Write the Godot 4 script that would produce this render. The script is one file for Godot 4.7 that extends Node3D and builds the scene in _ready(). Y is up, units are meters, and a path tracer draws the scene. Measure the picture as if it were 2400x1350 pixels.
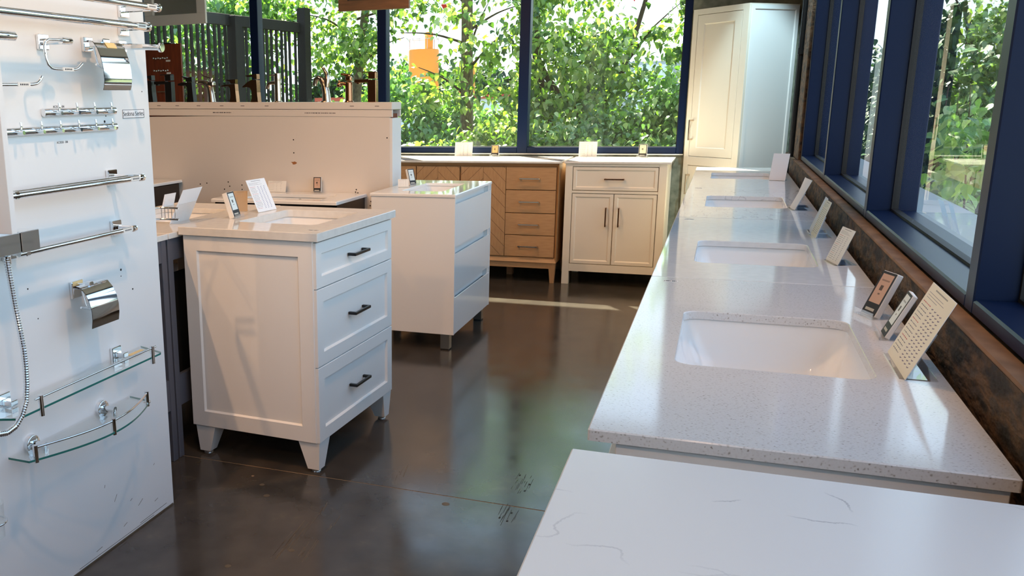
extends Node3D
# A bathroom showroom: vanities in rows, a display panel with chrome fittings on the left, blue framed windows behind and on the right.

var M := {}
var taken := {}
var R := RandomNumberGenerator.new()

# ------------------------------------------------------------------ mesh builder
class MB:
	var v := PackedVector3Array()
	var n := PackedVector3Array()
	var u := PackedVector2Array()
	var t := Transform3D()

	func tri(a: Vector3, b: Vector3, c: Vector3, na: Vector3, nb: Vector3, nc: Vector3, ua := Vector2.ZERO, ub := Vector2.ZERO, uc := Vector2.ZERO) -> void:
		a = t * a; b = t * b; c = t * c
		na = t.basis * na; nb = t.basis * nb; nc = t.basis * nc
		if (b - a).cross(c - a).dot(na + nb + nc) > 0.0:
			v.append_array([a, c, b]); n.append_array([na, nc, nb]); u.append_array([ua, uc, ub])
		else:
			v.append_array([a, b, c]); n.append_array([na, nb, nc]); u.append_array([ua, ub, uc])

	func quad(a: Vector3, b: Vector3, c: Vector3, d: Vector3, nn: Vector3) -> void:
		tri(a, b, c, nn, nn, nn, Vector2(0, 1), Vector2(1, 1), Vector2(1, 0))
		tri(a, c, d, nn, nn, nn, Vector2(0, 1), Vector2(1, 0), Vector2(0, 0))

	func flat(a: Vector3, b: Vector3, c: Vector3, d: Vector3) -> void:   # order decides the side: counter-clockwise seen from outside
		quad(a, b, c, d, (b - a).cross(c - a).normalized())

	func box(c: Vector3, s: Vector3, bev := 0.0) -> void:
		var h := s / 2.0
		var b := minf(bev, minf(h.x, minf(h.y, h.z)) * 0.9)
		for ax in 3:
			var p := (ax + 1) % 3
			var q := (ax + 2) % 3
			for sg in [-1.0, 1.0]:
				var nn := Vector3.ZERO
				nn[ax] = sg
				var k := []
				for e in [[-1, -1], [1, -1], [1, 1], [-1, 1]]:
					var w := Vector3.ZERO
					w[ax] = sg * h[ax]; w[p] = e[0] * (h[p] - b); w[q] = e[1] * (h[q] - b)
					k.append(c + w)
				quad(k[0], k[1], k[2], k[3], nn)
			if b <= 0.0:
				continue
			for sp in [-1.0, 1.0]:
				for sq in [-1.0, 1.0]:
					var nn := Vector3.ZERO
					nn[p] = sp; nn[q] = sq
					var k := []
					for e in [[0, -1], [0, 1], [1, 1], [1, -1]]:
						var w := Vector3.ZERO
						w[ax] = e[1] * (h[ax] - b)
						w[p] = sp * (h[p] - (b if e[0] == 1 else 0.0))
						w[q] = sq * (h[q] - (b if e[0] == 0 else 0.0))
						k.append(c + w)
					quad(k[0], k[1], k[2], k[3], nn.normalized())
		if b > 0.0:
			for sx in [-1.0, 1.0]:
				for sy in [-1.0, 1.0]:
					for sz in [-1.0, 1.0]:
						var nn := Vector3(sx, sy, sz).normalized()
						tri(c + Vector3(sx * h.x, sy * (h.y - b), sz * (h.z - b)), c + Vector3(sx * (h.x - b), sy * h.y, sz * (h.z - b)), c + Vector3(sx * (h.x - b), sy * (h.y - b), sz * h.z), nn, nn, nn)

	func bar(lo: Vector3, hi: Vector3, bev := 0.0) -> void:
		box((lo + hi) / 2.0, (hi - lo).abs(), bev)

	func loft(rings: Array, closed := true, cap0 := false, cap1 := false, flip := false, smooth := true) -> void:
		var rn := rings.size()
		var m: int = rings[0].size()
		var nor := []
		for i in rn:
			var row := PackedVector3Array()
			for j in m:
				var jm: int = (j - 1 + m) % m if closed else maxi(j - 1, 0)
				var jp: int = (j + 1) % m if closed else mini(j + 1, m - 1)
				var du: Vector3 = rings[i][jp] - rings[i][jm]
				var dv: Vector3 = rings[mini(i + 1, rn - 1)][j] - rings[maxi(i - 1, 0)][j]
				var g := du.cross(dv)
				row.append((-g if flip else g).normalized())
			nor.append(row)
		for i in rn - 1:
			for j in (m if closed else m - 1):
				var k := (j + 1) % m
				var a: Vector3 = rings[i][j]
				var b: Vector3 = rings[i][k]
				var c: Vector3 = rings[i + 1][k]
				var d: Vector3 = rings[i + 1][j]
				if smooth:
					tri(a, b, c, nor[i][j], nor[i][k], nor[i + 1][k])
					tri(a, c, d, nor[i][j], nor[i + 1][k], nor[i + 1][j])
				else:
					var g := (b - a).cross(d - a)
					if g.length() < 1e-12:
						g = (c - b).cross(d - a)
					g = (-g if flip else g).normalized()
					tri(a, b, c, g, g, g)
					tri(a, c, d, g, g, g)
		for e in [[cap0, 0, 1], [cap1, rn - 1, rn - 2]]:
			if e[0]:
				var ring: PackedVector3Array = rings[e[1]]
				var mid := Vector3.ZERO
				for p in ring:
					mid += p
				mid /= m
				var nn := Vector3.ZERO
				for j in m:
					nn += (ring[j] - mid).cross(ring[(j + 1) % m] - mid)
				nn = nn.normalized()
				var other := Vector3.ZERO
				for p in rings[e[2]]:
					other += p
				other /= m
				if nn.dot(mid - other) < 0.0 and mid.distance_to(other) > 1e-6:
					nn = -nn
				if flip:
					nn = -nn
				for j in m:
					tri(mid, ring[j], ring[(j + 1) % m], nn, nn, nn)

	func tube(pts: Array, r, seg := 10, caps := true) -> void:   # r: a number or an array
		var rings := []
		var up := Vector3.UP
		var last := Vector3.ZERO
		for i in pts.size():
			var d: Vector3 = (pts[mini(i + 1, pts.size() - 1)] - pts[maxi(i - 1, 0)]).normalized()
			if i == 0:
				up = Vector3.UP if absf(d.y) < 0.9 else Vector3.RIGHT
			else:
				up = up - d * up.dot(d)
			var s := d.cross(up).normalized()
			up = s.cross(d).normalized()
			var rr: float = r[i] if r is Array else r
			var ring := PackedVector3Array()
			for k in seg:
				var a := TAU * k / seg
				ring.append(pts[i] + (s * cos(a) + up * sin(a)) * rr)
			rings.append(ring)
			last = d
		loft(rings, true, caps, caps)

	func cyl(a: Vector3, b: Vector3, r0: float, r1 := -1.0, seg := 14) -> void:
		tube([a, b], [r0, r0 if r1 < 0.0 else r1], seg, true)

	func lathe(prof: Array, seg := 20) -> void:   # [[radius, height]...] round local y
		var rings := []
		for p in prof:
			var ring := PackedVector3Array()
			for k in seg:
				var a := TAU * k / seg
				ring.append(Vector3(cos(a) * p[0], p[1], -sin(a) * p[0]))
			rings.append(ring)
		loft(rings, true, true, true)

	func prism(poly: PackedVector2Array, z0: float, z1: float) -> void:
		var idx := Geometry2D.triangulate_polygon(poly)
		for k in range(0, idx.size(), 3):
			for z in [z0, z1]:
				var nn := Vector3(0, 0, 1 if z == maxf(z0, z1) else -1)
				tri(Vector3(poly[idx[k]].x, poly[idx[k]].y, z), Vector3(poly[idx[k + 1]].x, poly[idx[k + 1]].y, z), Vector3(poly[idx[k + 2]].x, poly[idx[k + 2]].y, z), nn, nn, nn)
		var sg := 1.0 if not Geometry2D.is_polygon_clockwise(poly) else -1.0
		for k in poly.size():
			var p := poly[k]
			var q := poly[(k + 1) % poly.size()]
			var d := q - p
			var nn := Vector3(d.y, -d.x, 0).normalized() * sg
			quad(Vector3(p.x, p.y, z0), Vector3(q.x, q.y, z0), Vector3(q.x, q.y, z1), Vector3(p.x, p.y, z1), nn)

	# a flat framed front (rails and stiles round a recessed field), facing +z, its face at z = 0
	func shaker(w: float, h: float, rail: float, thick: float, recess: float, slope := 0.006, rail_bottom := -1.0, lip := 0.0015) -> void:
		var rb := rail if rail_bottom < 0.0 else rail_bottom
		var o := Rect2(-w / 2 + lip, -h / 2 + lip, w - 2 * lip, h - 2 * lip)
		var i := Rect2(-w / 2 + rail, -h / 2 + rb, w - 2 * rail, h - rail - rb)
		var f := i.grow(-slope)
		var e := Rect2(-w / 2, -h / 2, w, h)
		_ring(o, i, 0.0, 0.0)
		_ring(i, f, 0.0, -recess)
		_ring(e, o, -lip, 0.0)
		_ring(e, e, -thick, -lip)
		var a := _c(f, -recess)
		quad(a[0], a[1], a[2], a[3], Vector3(0, 0, 1))
		a = _c(e, -thick)
		quad(a[0], a[1], a[2], a[3], Vector3(0, 0, -1))

	func _c(r: Rect2, z: float) -> Array:
		return [Vector3(r.position.x, r.position.y, z), Vector3(r.end.x, r.position.y, z), Vector3(r.end.x, r.end.y, z), Vector3(r.position.x, r.end.y, z)]

	func _ring(a: Rect2, b: Rect2, za: float, zb: float) -> void:
		var p := _c(a, za)
		var q := _c(b, zb)
		for k in 4:
			var l := (k + 1) % 4
			var g: Vector3 = (p[l] - p[k]).cross(q[k] - p[k])
			quad(p[k], p[l], q[l], q[k], g.normalized())

	func mesh() -> ArrayMesh:
		var arr := []
		arr.resize(Mesh.ARRAY_MAX)
		arr[Mesh.ARRAY_VERTEX] = v
		arr[Mesh.ARRAY_NORMAL] = n
		arr[Mesh.ARRAY_TEX_UV] = u
		var am := ArrayMesh.new()
		am.add_surface_from_arrays(Mesh.PRIMITIVE_TRIANGLES, arr)
		return am

func rr(cx: float, cz: float, w: float, d: float, r: float, y: float, seg := 6) -> PackedVector3Array:
	var out := PackedVector3Array()
	for q in [[1, 1, 0.0], [-1, 1, PI / 2], [-1, -1, PI], [1, -1, PI * 1.5]]:
		for k in seg + 1:
			var a: float = q[2] + PI / 2 * k / seg
			out.append(Vector3(cx + q[0] * (w / 2 - r) + cos(a) * r, y, cz + q[1] * (d / 2 - r) + sin(a) * r))
	return out

# ------------------------------------------------------------------ scene helpers
func numbered(called: String) -> String:
	if not taken.has(called):
		taken[called] = 0
		return called
	taken[called] += 1
	return "%s_%03d" % [called, taken[called]]

func thing(called: String, label: String, category: String, at := Vector3.ZERO, turn := 0.0, group := "") -> Node3D:
	var o := Node3D.new()
	o.name = numbered(called)
	add_child(o)
	o.position = at
	o.rotation.y = turn
	o.set_meta("label", label)
	o.set_meta("category", category)
	if group != "":
		o.set_meta("group", group)
	return o

func struct(called: String) -> Node3D:
	var o := Node3D.new()
	o.name = called
	add_child(o)
	o.set_meta("kind", "structure")
	return o

func part(parent: Node, called: String, mb: MB, mat: Material, label := "") -> MeshInstance3D:
	return mpart(parent, called, mb.mesh(), mat, label)

func mpart(parent: Node, called: String, mesh: Mesh, mat: Material, label := "") -> MeshInstance3D:
	var o := MeshInstance3D.new()
	o.name = called
	o.mesh = mesh
	o.material_override = mat
	o.cast_shadow = GeometryInstance3D.SHADOW_CASTING_SETTING_ON
	if label != "":
		o.set_meta("label", label)
	parent.add_child(o, true)
	return o

func bpart(parent: Node, called: String, lo: Vector3, hi: Vector3, mat: Material, bev := 0.0, label := "") -> MeshInstance3D:
	var mb := MB.new()
	mb.bar(lo, hi, bev)
	return part(parent, called, mb, mat, label)

func mat(called: String, c: Color, rough := 0.5, metal := 0.0, spec := 0.5) -> StandardMaterial3D:
	var m := StandardMaterial3D.new()
	m.resource_name = called
	m.albedo_color = c
	m.roughness = rough
	m.metallic = metal
	m.metallic_specular = spec
	M[called] = m
	return m

func noise_tex(freq: float, ramp: Array, size := 512, oct := 4, seed_ := 1, type := FastNoiseLite.TYPE_SIMPLEX_SMOOTH) -> NoiseTexture2D:
	var nz := FastNoiseLite.new()
	nz.noise_type = type
	nz.frequency = freq
	nz.fractal_octaves = oct
	nz.seed = seed_
	var g := Gradient.new()
	var offs := PackedFloat32Array()
	var cols := PackedColorArray()
	for k in ramp:
		offs.append(k[0])
		cols.append(k[1])
	g.offsets = offs
	g.colors = cols
	var t := NoiseTexture2D.new()
	t.width = size
	t.height = size
	t.seamless = true
	t.noise = nz
	t.color_ramp = g
	return t

func tri_tex(m: StandardMaterial3D, tex: Texture2D, sc: Vector3, world := true) -> void:
	m.albedo_texture = tex
	m.uv1_triplanar = true
	m.uv1_world_triplanar = world
	m.uv1_scale = sc

func grey(x: float) -> Color:
	return Color(x, x, x)

# print of a price sheet: heading, ruled rows, pen ticks
func sheet_tex(seed_: int, bg: Color, ticks: Color, rows := 16, cols := 3) -> ImageTexture:
	var r := RandomNumberGenerator.new()
	r.seed = seed_
	var im := Image.create(256, 384, false, Image.FORMAT_RGB8)
	im.fill(bg)
	var ink := Color(0.28, 0.28, 0.31)
	for k in 26:
		im.fill_rect(Rect2i(62 + k * 5, 16, 3, 6), ink)
	for k in 3:
		im.fill_rect(Rect2i(20, 40 + k * 12, 90 + r.randi() % 110, 2), ink.lightened(0.35))
	for i in rows:
		var y := 86 + i * int(280.0 / rows)
		var x := 16
		while x < 88:
			var w := 4 + r.randi() % 12
			im.fill_rect(Rect2i(x, y, w, 4), (Color(0.7, 0.2, 0.2) if i % 5 == 0 else ink).lightened(0.2))
			x += w + 4
		for c in cols:
			var tx := 118 + c * int(120.0 / cols) + r.randi() % 6
			for s in 6:
				im.fill_rect(Rect2i(tx + s * 2, y + 6 - s, 3, 3), ticks)
			im.fill_rect(Rect2i(tx - 3, y + 3, 4, 4), ticks)
	return ImageTexture.create_from_image(im)

func box_tex(screen: Color) -> ImageTexture:   # a narrow display box front: dark border, pale screen, dark foot
	var im := Image.create(96, 224, false, Image.FORMAT_RGB8)
	im.fill(Color(0.16, 0.16, 0.17))
	im.fill_rect(Rect2i(10, 12, 76, 150), screen)
	im.fill_rect(Rect2i(22, 40, 52, 8), screen.darkened(0.25))
	im.fill_rect(Rect2i(34, 70, 20, 26), screen.darkened(0.55))
	im.fill_rect(Rect2i(40, 110, 14, 8), screen.darkened(0.4))
	im.fill_rect(Rect2i(14, 190, 60, 14), Color(0.75, 0.74, 0.7))
	return ImageTexture.create_from_image(im)

func marble_tex() -> ImageTexture:
	var r := RandomNumberGenerator.new()
	r.seed = 77
	var w := 1024
	var im := Image.create(w, w, false, Image.FORMAT_RGB8)
	im.fill(Color(0.90, 0.90, 0.895))
	for k in 46:
		var p := Vector2(r.randf() * w, r.randf() * w)
		var a := r.randf_range(-0.5, 0.6) + (PI / 2 if r.randf() < 0.25 else 0.0)
		var n := r.randi_range(40, 150)
		var dark := r.randf_range(0.04, 0.14)
		for s in n:
			a += r.randf_range(-0.22, 0.22)
			p += Vector2(cos(a), sin(a))
			var fade := sin(PI * s / n) * dark
			var wd := 2 if r.randf() < 0.6 else 3
			for i in wd:
				for j in wd:
					var x := posmod(int(p.x) + i, w)
					var y := posmod(int(p.y) + j, w)
					var o := im.get_pixel(x, y)
					im.set_pixel(x, y, Color(minf(o.r, 0.90 - fade), minf(o.g, 0.90 - fade), minf(o.b, 0.895 - fade * 0.9)))
	return ImageTexture.create_from_image(im)

func text(parent: Node, called: String, s: String, size: float, xf: Transform3D, m: Material) -> void:
	var tm := TextMesh.new()
	var f := SystemFont.new()
	f.font_names = PackedStringArray(["Droid Sans"])
	tm.font = f
	tm.text = s
	tm.font_size = 24
	tm.pixel_size = size / 24.0
	tm.depth = 0.0004
	tm.curve_step = 2.0
	var o := mpart(parent, called, tm, m)
	o.transform = xf

func materials() -> void:
	mat("white", Color(0.93, 0.925, 0.915), 0.38)
	mat("white_warm", Color(0.90, 0.865, 0.80), 0.42)
	mat("gloss_white", Color(0.94, 0.94, 0.935), 0.12)
	mat("ceramic", Color(0.95, 0.95, 0.945), 0.05)
	mat("panel_white", Color(0.90, 0.905, 0.91), 0.42)
	mat("board_white", Color(0.87, 0.845, 0.82), 0.45)
	mat("chrome", Color(0.93, 0.94, 0.95), 0.05, 1.0)
	mat("nickel", Color(0.80, 0.74, 0.68), 0.16, 1.0)
	mat("bronze", Color(0.72, 0.53, 0.40), 0.18, 1.0)
	mat("steel", Color(0.72, 0.72, 0.70), 0.3, 1.0)
	mat("black_metal", Color(0.055, 0.055, 0.06), 0.35)
	mat("rubber", Color(0.04, 0.04, 0.04), 0.7)
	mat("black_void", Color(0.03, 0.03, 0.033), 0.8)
	mat("charcoal", Color(0.34, 0.35, 0.39), 0.45)
	mat("espresso", Color(0.13, 0.10, 0.095), 0.4)
	mat("blue", Color(0.03, 0.105, 0.23), 0.38, 0.0, 0.32)
	mat("gasket", Color(0.05, 0.045, 0.05), 0.6)
	mat("paper", Color(0.93, 0.93, 0.94), 0.7)
	mat("tag", Color(0.90, 0.89, 0.87), 0.6)
	mat("tag_yellow", Color(0.90, 0.78, 0.55), 0.6)
	mat("ink", Color(0.13, 0.13, 0.16), 0.7)
	mat("orange_paper", Color(0.88, 0.45, 0.08), 0.7)
	mat("hole", Color(0.10, 0.07, 0.055), 0.9)
	mat("stain", Color(0.62, 0.40, 0.22), 0.8)
	mat("ply", Color(0.45, 0.22, 0.11), 0.7)
	mat("ceiling_paint", Color(0.62, 0.60, 0.58), 0.8)
	mat("store_wall", Color(0.55, 0.52, 0.49), 0.8)
	mat("lamp_black", Color(0.06, 0.06, 0.06), 0.5)
	var glow := mat("lamp_glow", Color(1, 0.9, 0.75), 0.5)
	glow.emission_enabled = true
	glow.emission = Color(1.0, 0.82, 0.60)
	glow.emission_energy_multiplier = 4.0
	var g := mat("pane", Color(0.92, 0.97, 0.95, 0.03), 0.0)
	g.transparency = BaseMaterial3D.TRANSPARENCY_ALPHA
	var sg := mat("shelf_glass", Color(0.80, 0.93, 0.90, 0.06), 0.0)
	sg.transparency = BaseMaterial3D.TRANSPARENCY_ALPHA
	mat("glass_edge", Color(0.20, 0.46, 0.43), 0.1)
	var ac := mat("acrylic", Color(0.97, 0.98, 0.98, 0.10), 0.0)
	ac.transparency = BaseMaterial3D.TRANSPARENCY_ALPHA
	mat("mirror", Color(0.92, 0.93, 0.93), 0.02, 1.0)
	# oak: vertical and horizontal grain
	var oak_ramp := [[0.0, Color(0.67, 0.51, 0.35)], [0.45, Color(0.72, 0.555, 0.385)], [1.0, Color(0.76, 0.60, 0.43)]]
	var ot := noise_tex(0.02, oak_ramp, 512, 5, 5)
	tri_tex(mat("oak", Color.WHITE, 0.45), ot, Vector3(9, 0.9, 9))
	tri_tex(mat("oak_flat", Color.WHITE, 0.45), ot, Vector3(0.9, 14, 14))
	# speckled quartz
	var qt := noise_tex(0.11, [[0.0, Color(0.60, 0.58, 0.56)], [0.13, Color(0.66, 0.64, 0.62)], [0.20, Color(0.83, 0.825, 0.82)], [0.55, Color(0.86, 0.86, 0.86)], [0.80, Color(0.84, 0.84, 0.835)], [0.87, Color(0.58, 0.55, 0.53)], [1.0, Color(0.42, 0.38, 0.36)]], 1024, 2, 9)
	tri_tex(mat("quartz", Color.WHITE, 0.09), qt, Vector3(1.0, 1.0, 1.9))
	var qt2 := noise_tex(0.012, [[0.0, Color(0.83, 0.83, 0.83)], [0.46, Color(0.875, 0.875, 0.87)], [0.5, Color(0.70, 0.70, 0.70)], [0.515, Color(0.87, 0.87, 0.87)], [1.0, Color(0.885, 0.885, 0.885)]], 512, 5, 31)
	tri_tex(mat("quartz_veined", Color.WHITE, 0.05), qt2, Vector3(1.3, 1.3, 0.6))
	tri_tex(mat("quartz_plain", Color.WHITE, 0.05), noise_tex(0.05, [[0.0, Color(0.85, 0.85, 0.845)], [1.0, Color(0.89, 0.89, 0.885)]], 256, 3, 12), Vector3(2, 2, 2))
	tri_tex(mat("quartz_warm", Color.WHITE, 0.08), noise_tex(0.05, [[0.0, Color(0.86, 0.85, 0.83)], [1.0, Color(0.90, 0.89, 0.87)]], 256, 3, 13), Vector3(2, 2, 2))
	tri_tex(mat("marble", Color.WHITE, 0.22), marble_tex(), Vector3(1.05, 1.05, 1.05))
	# dark polished concrete
	var fl := mat("floor", Color.WHITE, 0.2)
	tri_tex(fl, noise_tex(0.012, [[0.0, Color(0.225, 0.208, 0.195)], [0.5, Color(0.265, 0.247, 0.228)], [0.8, Color(0.285, 0.265, 0.243)], [1.0, Color(0.33, 0.30, 0.265)]], 1024, 6, 21), Vector3(0.42, 0.42, 0.42))
	fl.roughness_texture = noise_tex(0.02, [[0.0, grey(0.55)], [0.5, grey(0.8)], [1.0, grey(1.0)]], 512, 5, 22)
	fl.roughness = 0.21
	mat("floor_joint", Color(0.50, 0.42, 0.33), 0.8)
	mat("scuff", Color(0.37, 0.32, 0.25), 0.45)
	mat("scuff_dark", Color(0.10, 0.085, 0.075), 0.6)
	# raw concrete and the weathered ledge under the right windows
	var cw := mat("concrete_green", Color.WHITE, 0.85)
	tri_tex(cw, noise_tex(0.02, [[0.0, Color(0.40, 0.40, 0.34)], [0.5, Color(0.50, 0.50, 0.43)], [1.0, Color(0.58, 0.57, 0.50)]], 512, 5, 41), Vector3(1.2, 1.2, 1.2))
	var br := mat("weathered", Color.WHITE, 0.85)
	tri_tex(br, noise_tex(0.006, [[0.0, Color(0.13, 0.105, 0.09)], [0.34, Color(0.23, 0.18, 0.14)], [0.48, Color(0.34, 0.25, 0.17)], [0.62, Color(0.42, 0.31, 0.21)], [0.78, Color(0.29, 0.24, 0.20)], [1.0, Color(0.40, 0.33, 0.26)]], 1024, 7, 42), Vector3(1.2, 2.2, 0.8))
	br.heightmap_enabled = true
	br.heightmap_texture = noise_tex(0.03, [[0.0, grey(0.0)], [1.0, grey(1.0)]], 512, 5, 43)
	br.heightmap_scale = 0.5
	var lg := mat("ledge_top", Color.WHITE, 0.85)
	tri_tex(lg, noise_tex(0.03, [[0.0, Color(0.42, 0.30, 0.20)], [1.0, Color(0.56, 0.42, 0.30)]], 256, 4, 44), Vector3(2, 2, 1))
	tri_tex(mat("wood_brown", Color.WHITE, 0.5), noise_tex(0.02, [[0.0, Color(0.34, 0.22, 0.13)], [1.0, Color(0.47, 0.31, 0.19)]], 256, 4, 51), Vector3(1, 8, 8))
	tri_tex(mat("wood_red", Color.WHITE, 0.5), noise_tex(0.02, [[0.0, Color(0.40, 0.17, 0.08)], [1.0, Color(0.52, 0.24, 0.12)]], 256, 4, 52), Vector3(6, 0.8, 6))
	# outdoors
	tri_tex(mat("fence_wood", Color.WHITE, 0.85), noise_tex(0.02, [[0.0, Color(0.085, 0.07, 0.058)], [1.0, Color(0.155, 0.125, 0.10)]], 256, 4, 61), Vector3(6, 0.7, 6))
	tri_tex(mat("bark", Color.WHITE, 0.9), noise_tex(0.03, [[0.0, Color(0.26, 0.21, 0.17)], [0.5, Color(0.42, 0.36, 0.29)], [1.0, Color(0.58, 0.52, 0.43)]], 256, 5, 62), Vector3(6, 1.6, 6))
	mat("twig", Color(0.30, 0.24, 0.19), 0.9)
	tri_tex(mat("ground", Color.WHITE, 0.95), noise_tex(0.03, [[0.0, Color(0.20, 0.25, 0.11)], [1.0, Color(0.30, 0.33, 0.17)]], 256, 4, 63), Vector3(0.5, 0.5, 0.5))
	tri_tex(mat("pavement", Color.WHITE, 0.9), noise_tex(0.03, [[0.0, Color(0.52, 0.53, 0.53)], [1.0, Color(0.62, 0.62, 0.61)]], 256, 4, 64), Vector3(0.5, 0.5, 0.5))
	mat("silo_orange", Color(0.86, 0.56, 0.16), 0.6)
	mat("house_white", Color(0.86, 0.87, 0.88), 0.7)
	mat("house_grey", Color(0.66, 0.67, 0.68), 0.7)
	mat("stripe_red", Color(0.72, 0.30, 0.20), 0.7)
	mat("house_glass", Color(0.35, 0.42, 0.46), 0.2)
	mat("flag_red", Color(0.85, 0.15, 0.12), 0.7)
	mat("sill_out", Color(0.66, 0.67, 0.66), 0.6)
	var lf := mat("leaf", Color.WHITE, 0.45)
	lf.vertex_color_use_as_albedo = true
	lf.backlight_enabled = true
	lf.backlight = Color(0.80, 0.92, 0.42)
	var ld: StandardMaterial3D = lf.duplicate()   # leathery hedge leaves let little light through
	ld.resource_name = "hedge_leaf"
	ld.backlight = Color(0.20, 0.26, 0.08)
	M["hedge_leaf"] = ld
	M["sheet_a"] = printed(sheet_tex(3, Color(0.95, 0.95, 0.96), Color(0.12, 0.16, 0.50)))
	M["sheet_b"] = printed(sheet_tex(8, Color(0.93, 0.91, 0.84), Color(0.25, 0.20, 0.38), 15, 4))
	M["sheet_c"] = printed(sheet_tex(15, Color(0.92, 0.92, 0.90), Color(0.25, 0.28, 0.40), 14, 2))
	M["card_beige"] = printed(sheet_tex(21, Color(0.72, 0.62, 0.50), Color(0.66, 0.56, 0.45), 10, 1))
	M["card_small"] = printed(sheet_tex(27, Color(0.93, 0.93, 0.92), Color(0.2, 0.2, 0.22), 5, 2))
	M["box_white"] = printed(box_tex(Color(0.88, 0.92, 0.92)))
	M["box_rose"] = printed(box_tex(Color(0.80, 0.66, 0.58)))
	M["box_tan"] = printed(box_tex(Color(0.85, 0.66, 0.45)))
	M["box_cream"] = printed(box_tex(Color(0.90, 0.86, 0.72)))

func printed(tex: Texture2D) -> StandardMaterial3D:
	var m := StandardMaterial3D.new()
	m.albedo_texture = tex
	m.roughness = 0.6
	return m

func _ready() -> void:
	R.seed = 12345
	# ---------------- camera
	var cam := Camera3D.new()
	cam.name = "camera"
	cam.projection = Camera3D.PROJECTION_FRUSTUM
	cam.near = 0.05
	cam.far = 400.0
	var focal := 2131.1   # in pixels of a 2400 x 1350 picture; its optical centre lies at (768.5, 742.9): the picture is cropped off centre
	cam.size = 1350.0 / focal * cam.near
	cam.frustum_offset = Vector2((1200.0 - 768.5) / focal, (742.9 - 675.0) / focal) * cam.near
	cam.position = Vector3(0, 1.38, 0)
	cam.rotation = Vector3(deg_to_rad(-13.359), deg_to_rad(23.357), deg_to_rad(-1.120))
	add_child(cam)
	cam.current = true
	# ---------------- sky, sun, exposure
	var sm := ProceduralSkyMaterial.new()
	sm.sky_top_color = Color(0.50, 0.65, 0.80)
	sm.sky_horizon_color = Color(0.91, 0.98, 0.99)
	sm.sky_curve = 0.22
	sm.sky_energy_multiplier = 2.7
	sm.ground_bottom_color = Color(0.30, 0.32, 0.26)
	sm.ground_horizon_color = Color(0.55, 0.58, 0.52)
	sm.ground_energy_multiplier = 1.0
	var cover := noise_tex(0.006, [[0.0, Color(1, 1, 1, 0.0)], [0.5, Color(1, 1, 1, 0.0)], [0.75, Color(1, 1, 1, 0.35)], [1.0, Color(1, 1, 1, 0.6)]], 1024, 5, 71)
	sm.sky_cover = cover
	sm.sky_cover_modulate = Color(0.5, 0.5, 0.5)
	var sky := Sky.new()
	sky.sky_material = sm
	var env := Environment.new()
	env.background_mode = Environment.BG_SKY
	env.sky = sky
	env.tonemap_mode = Environment.TONE_MAPPER_LINEAR
	env.tonemap_exposure = 0.36
	env.sdfgi_enabled = true
	env.ssao_enabled = true
	env.ssil_enabled = true
	var we := WorldEnvironment.new()
	we.name = "environment"
	we.environment = env
	add_child(we)
	var sun := DirectionalLight3D.new()
	sun.name = "sun"
	sun.basis = Basis.looking_at(Vector3(0.49, -1.0, 0.68), Vector3.UP)
	sun.light_color = Color(1.0, 0.98, 0.86)
	sun.light_energy = 27.0
	sun.light_angular_distance = 0.6
	sun.shadow_enabled = true
	sun.sky_mode = DirectionalLight3D.SKY_MODE_LIGHT_ONLY
	add_child(sun)

	materials()
	room()
	windows()
	ceiling_lamps()
	right_row()
	drawer_vanity()
	slab_drawer_vanity()
	grey_vanities()
	faucet_partition()
	wall_hung_vanities()
	oak_vanity()
	white_back_vanity()
	corner_cabinet()
	hanging_things()
	display_panel()
	panel_fittings()
	cards()
	outdoors()

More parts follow.
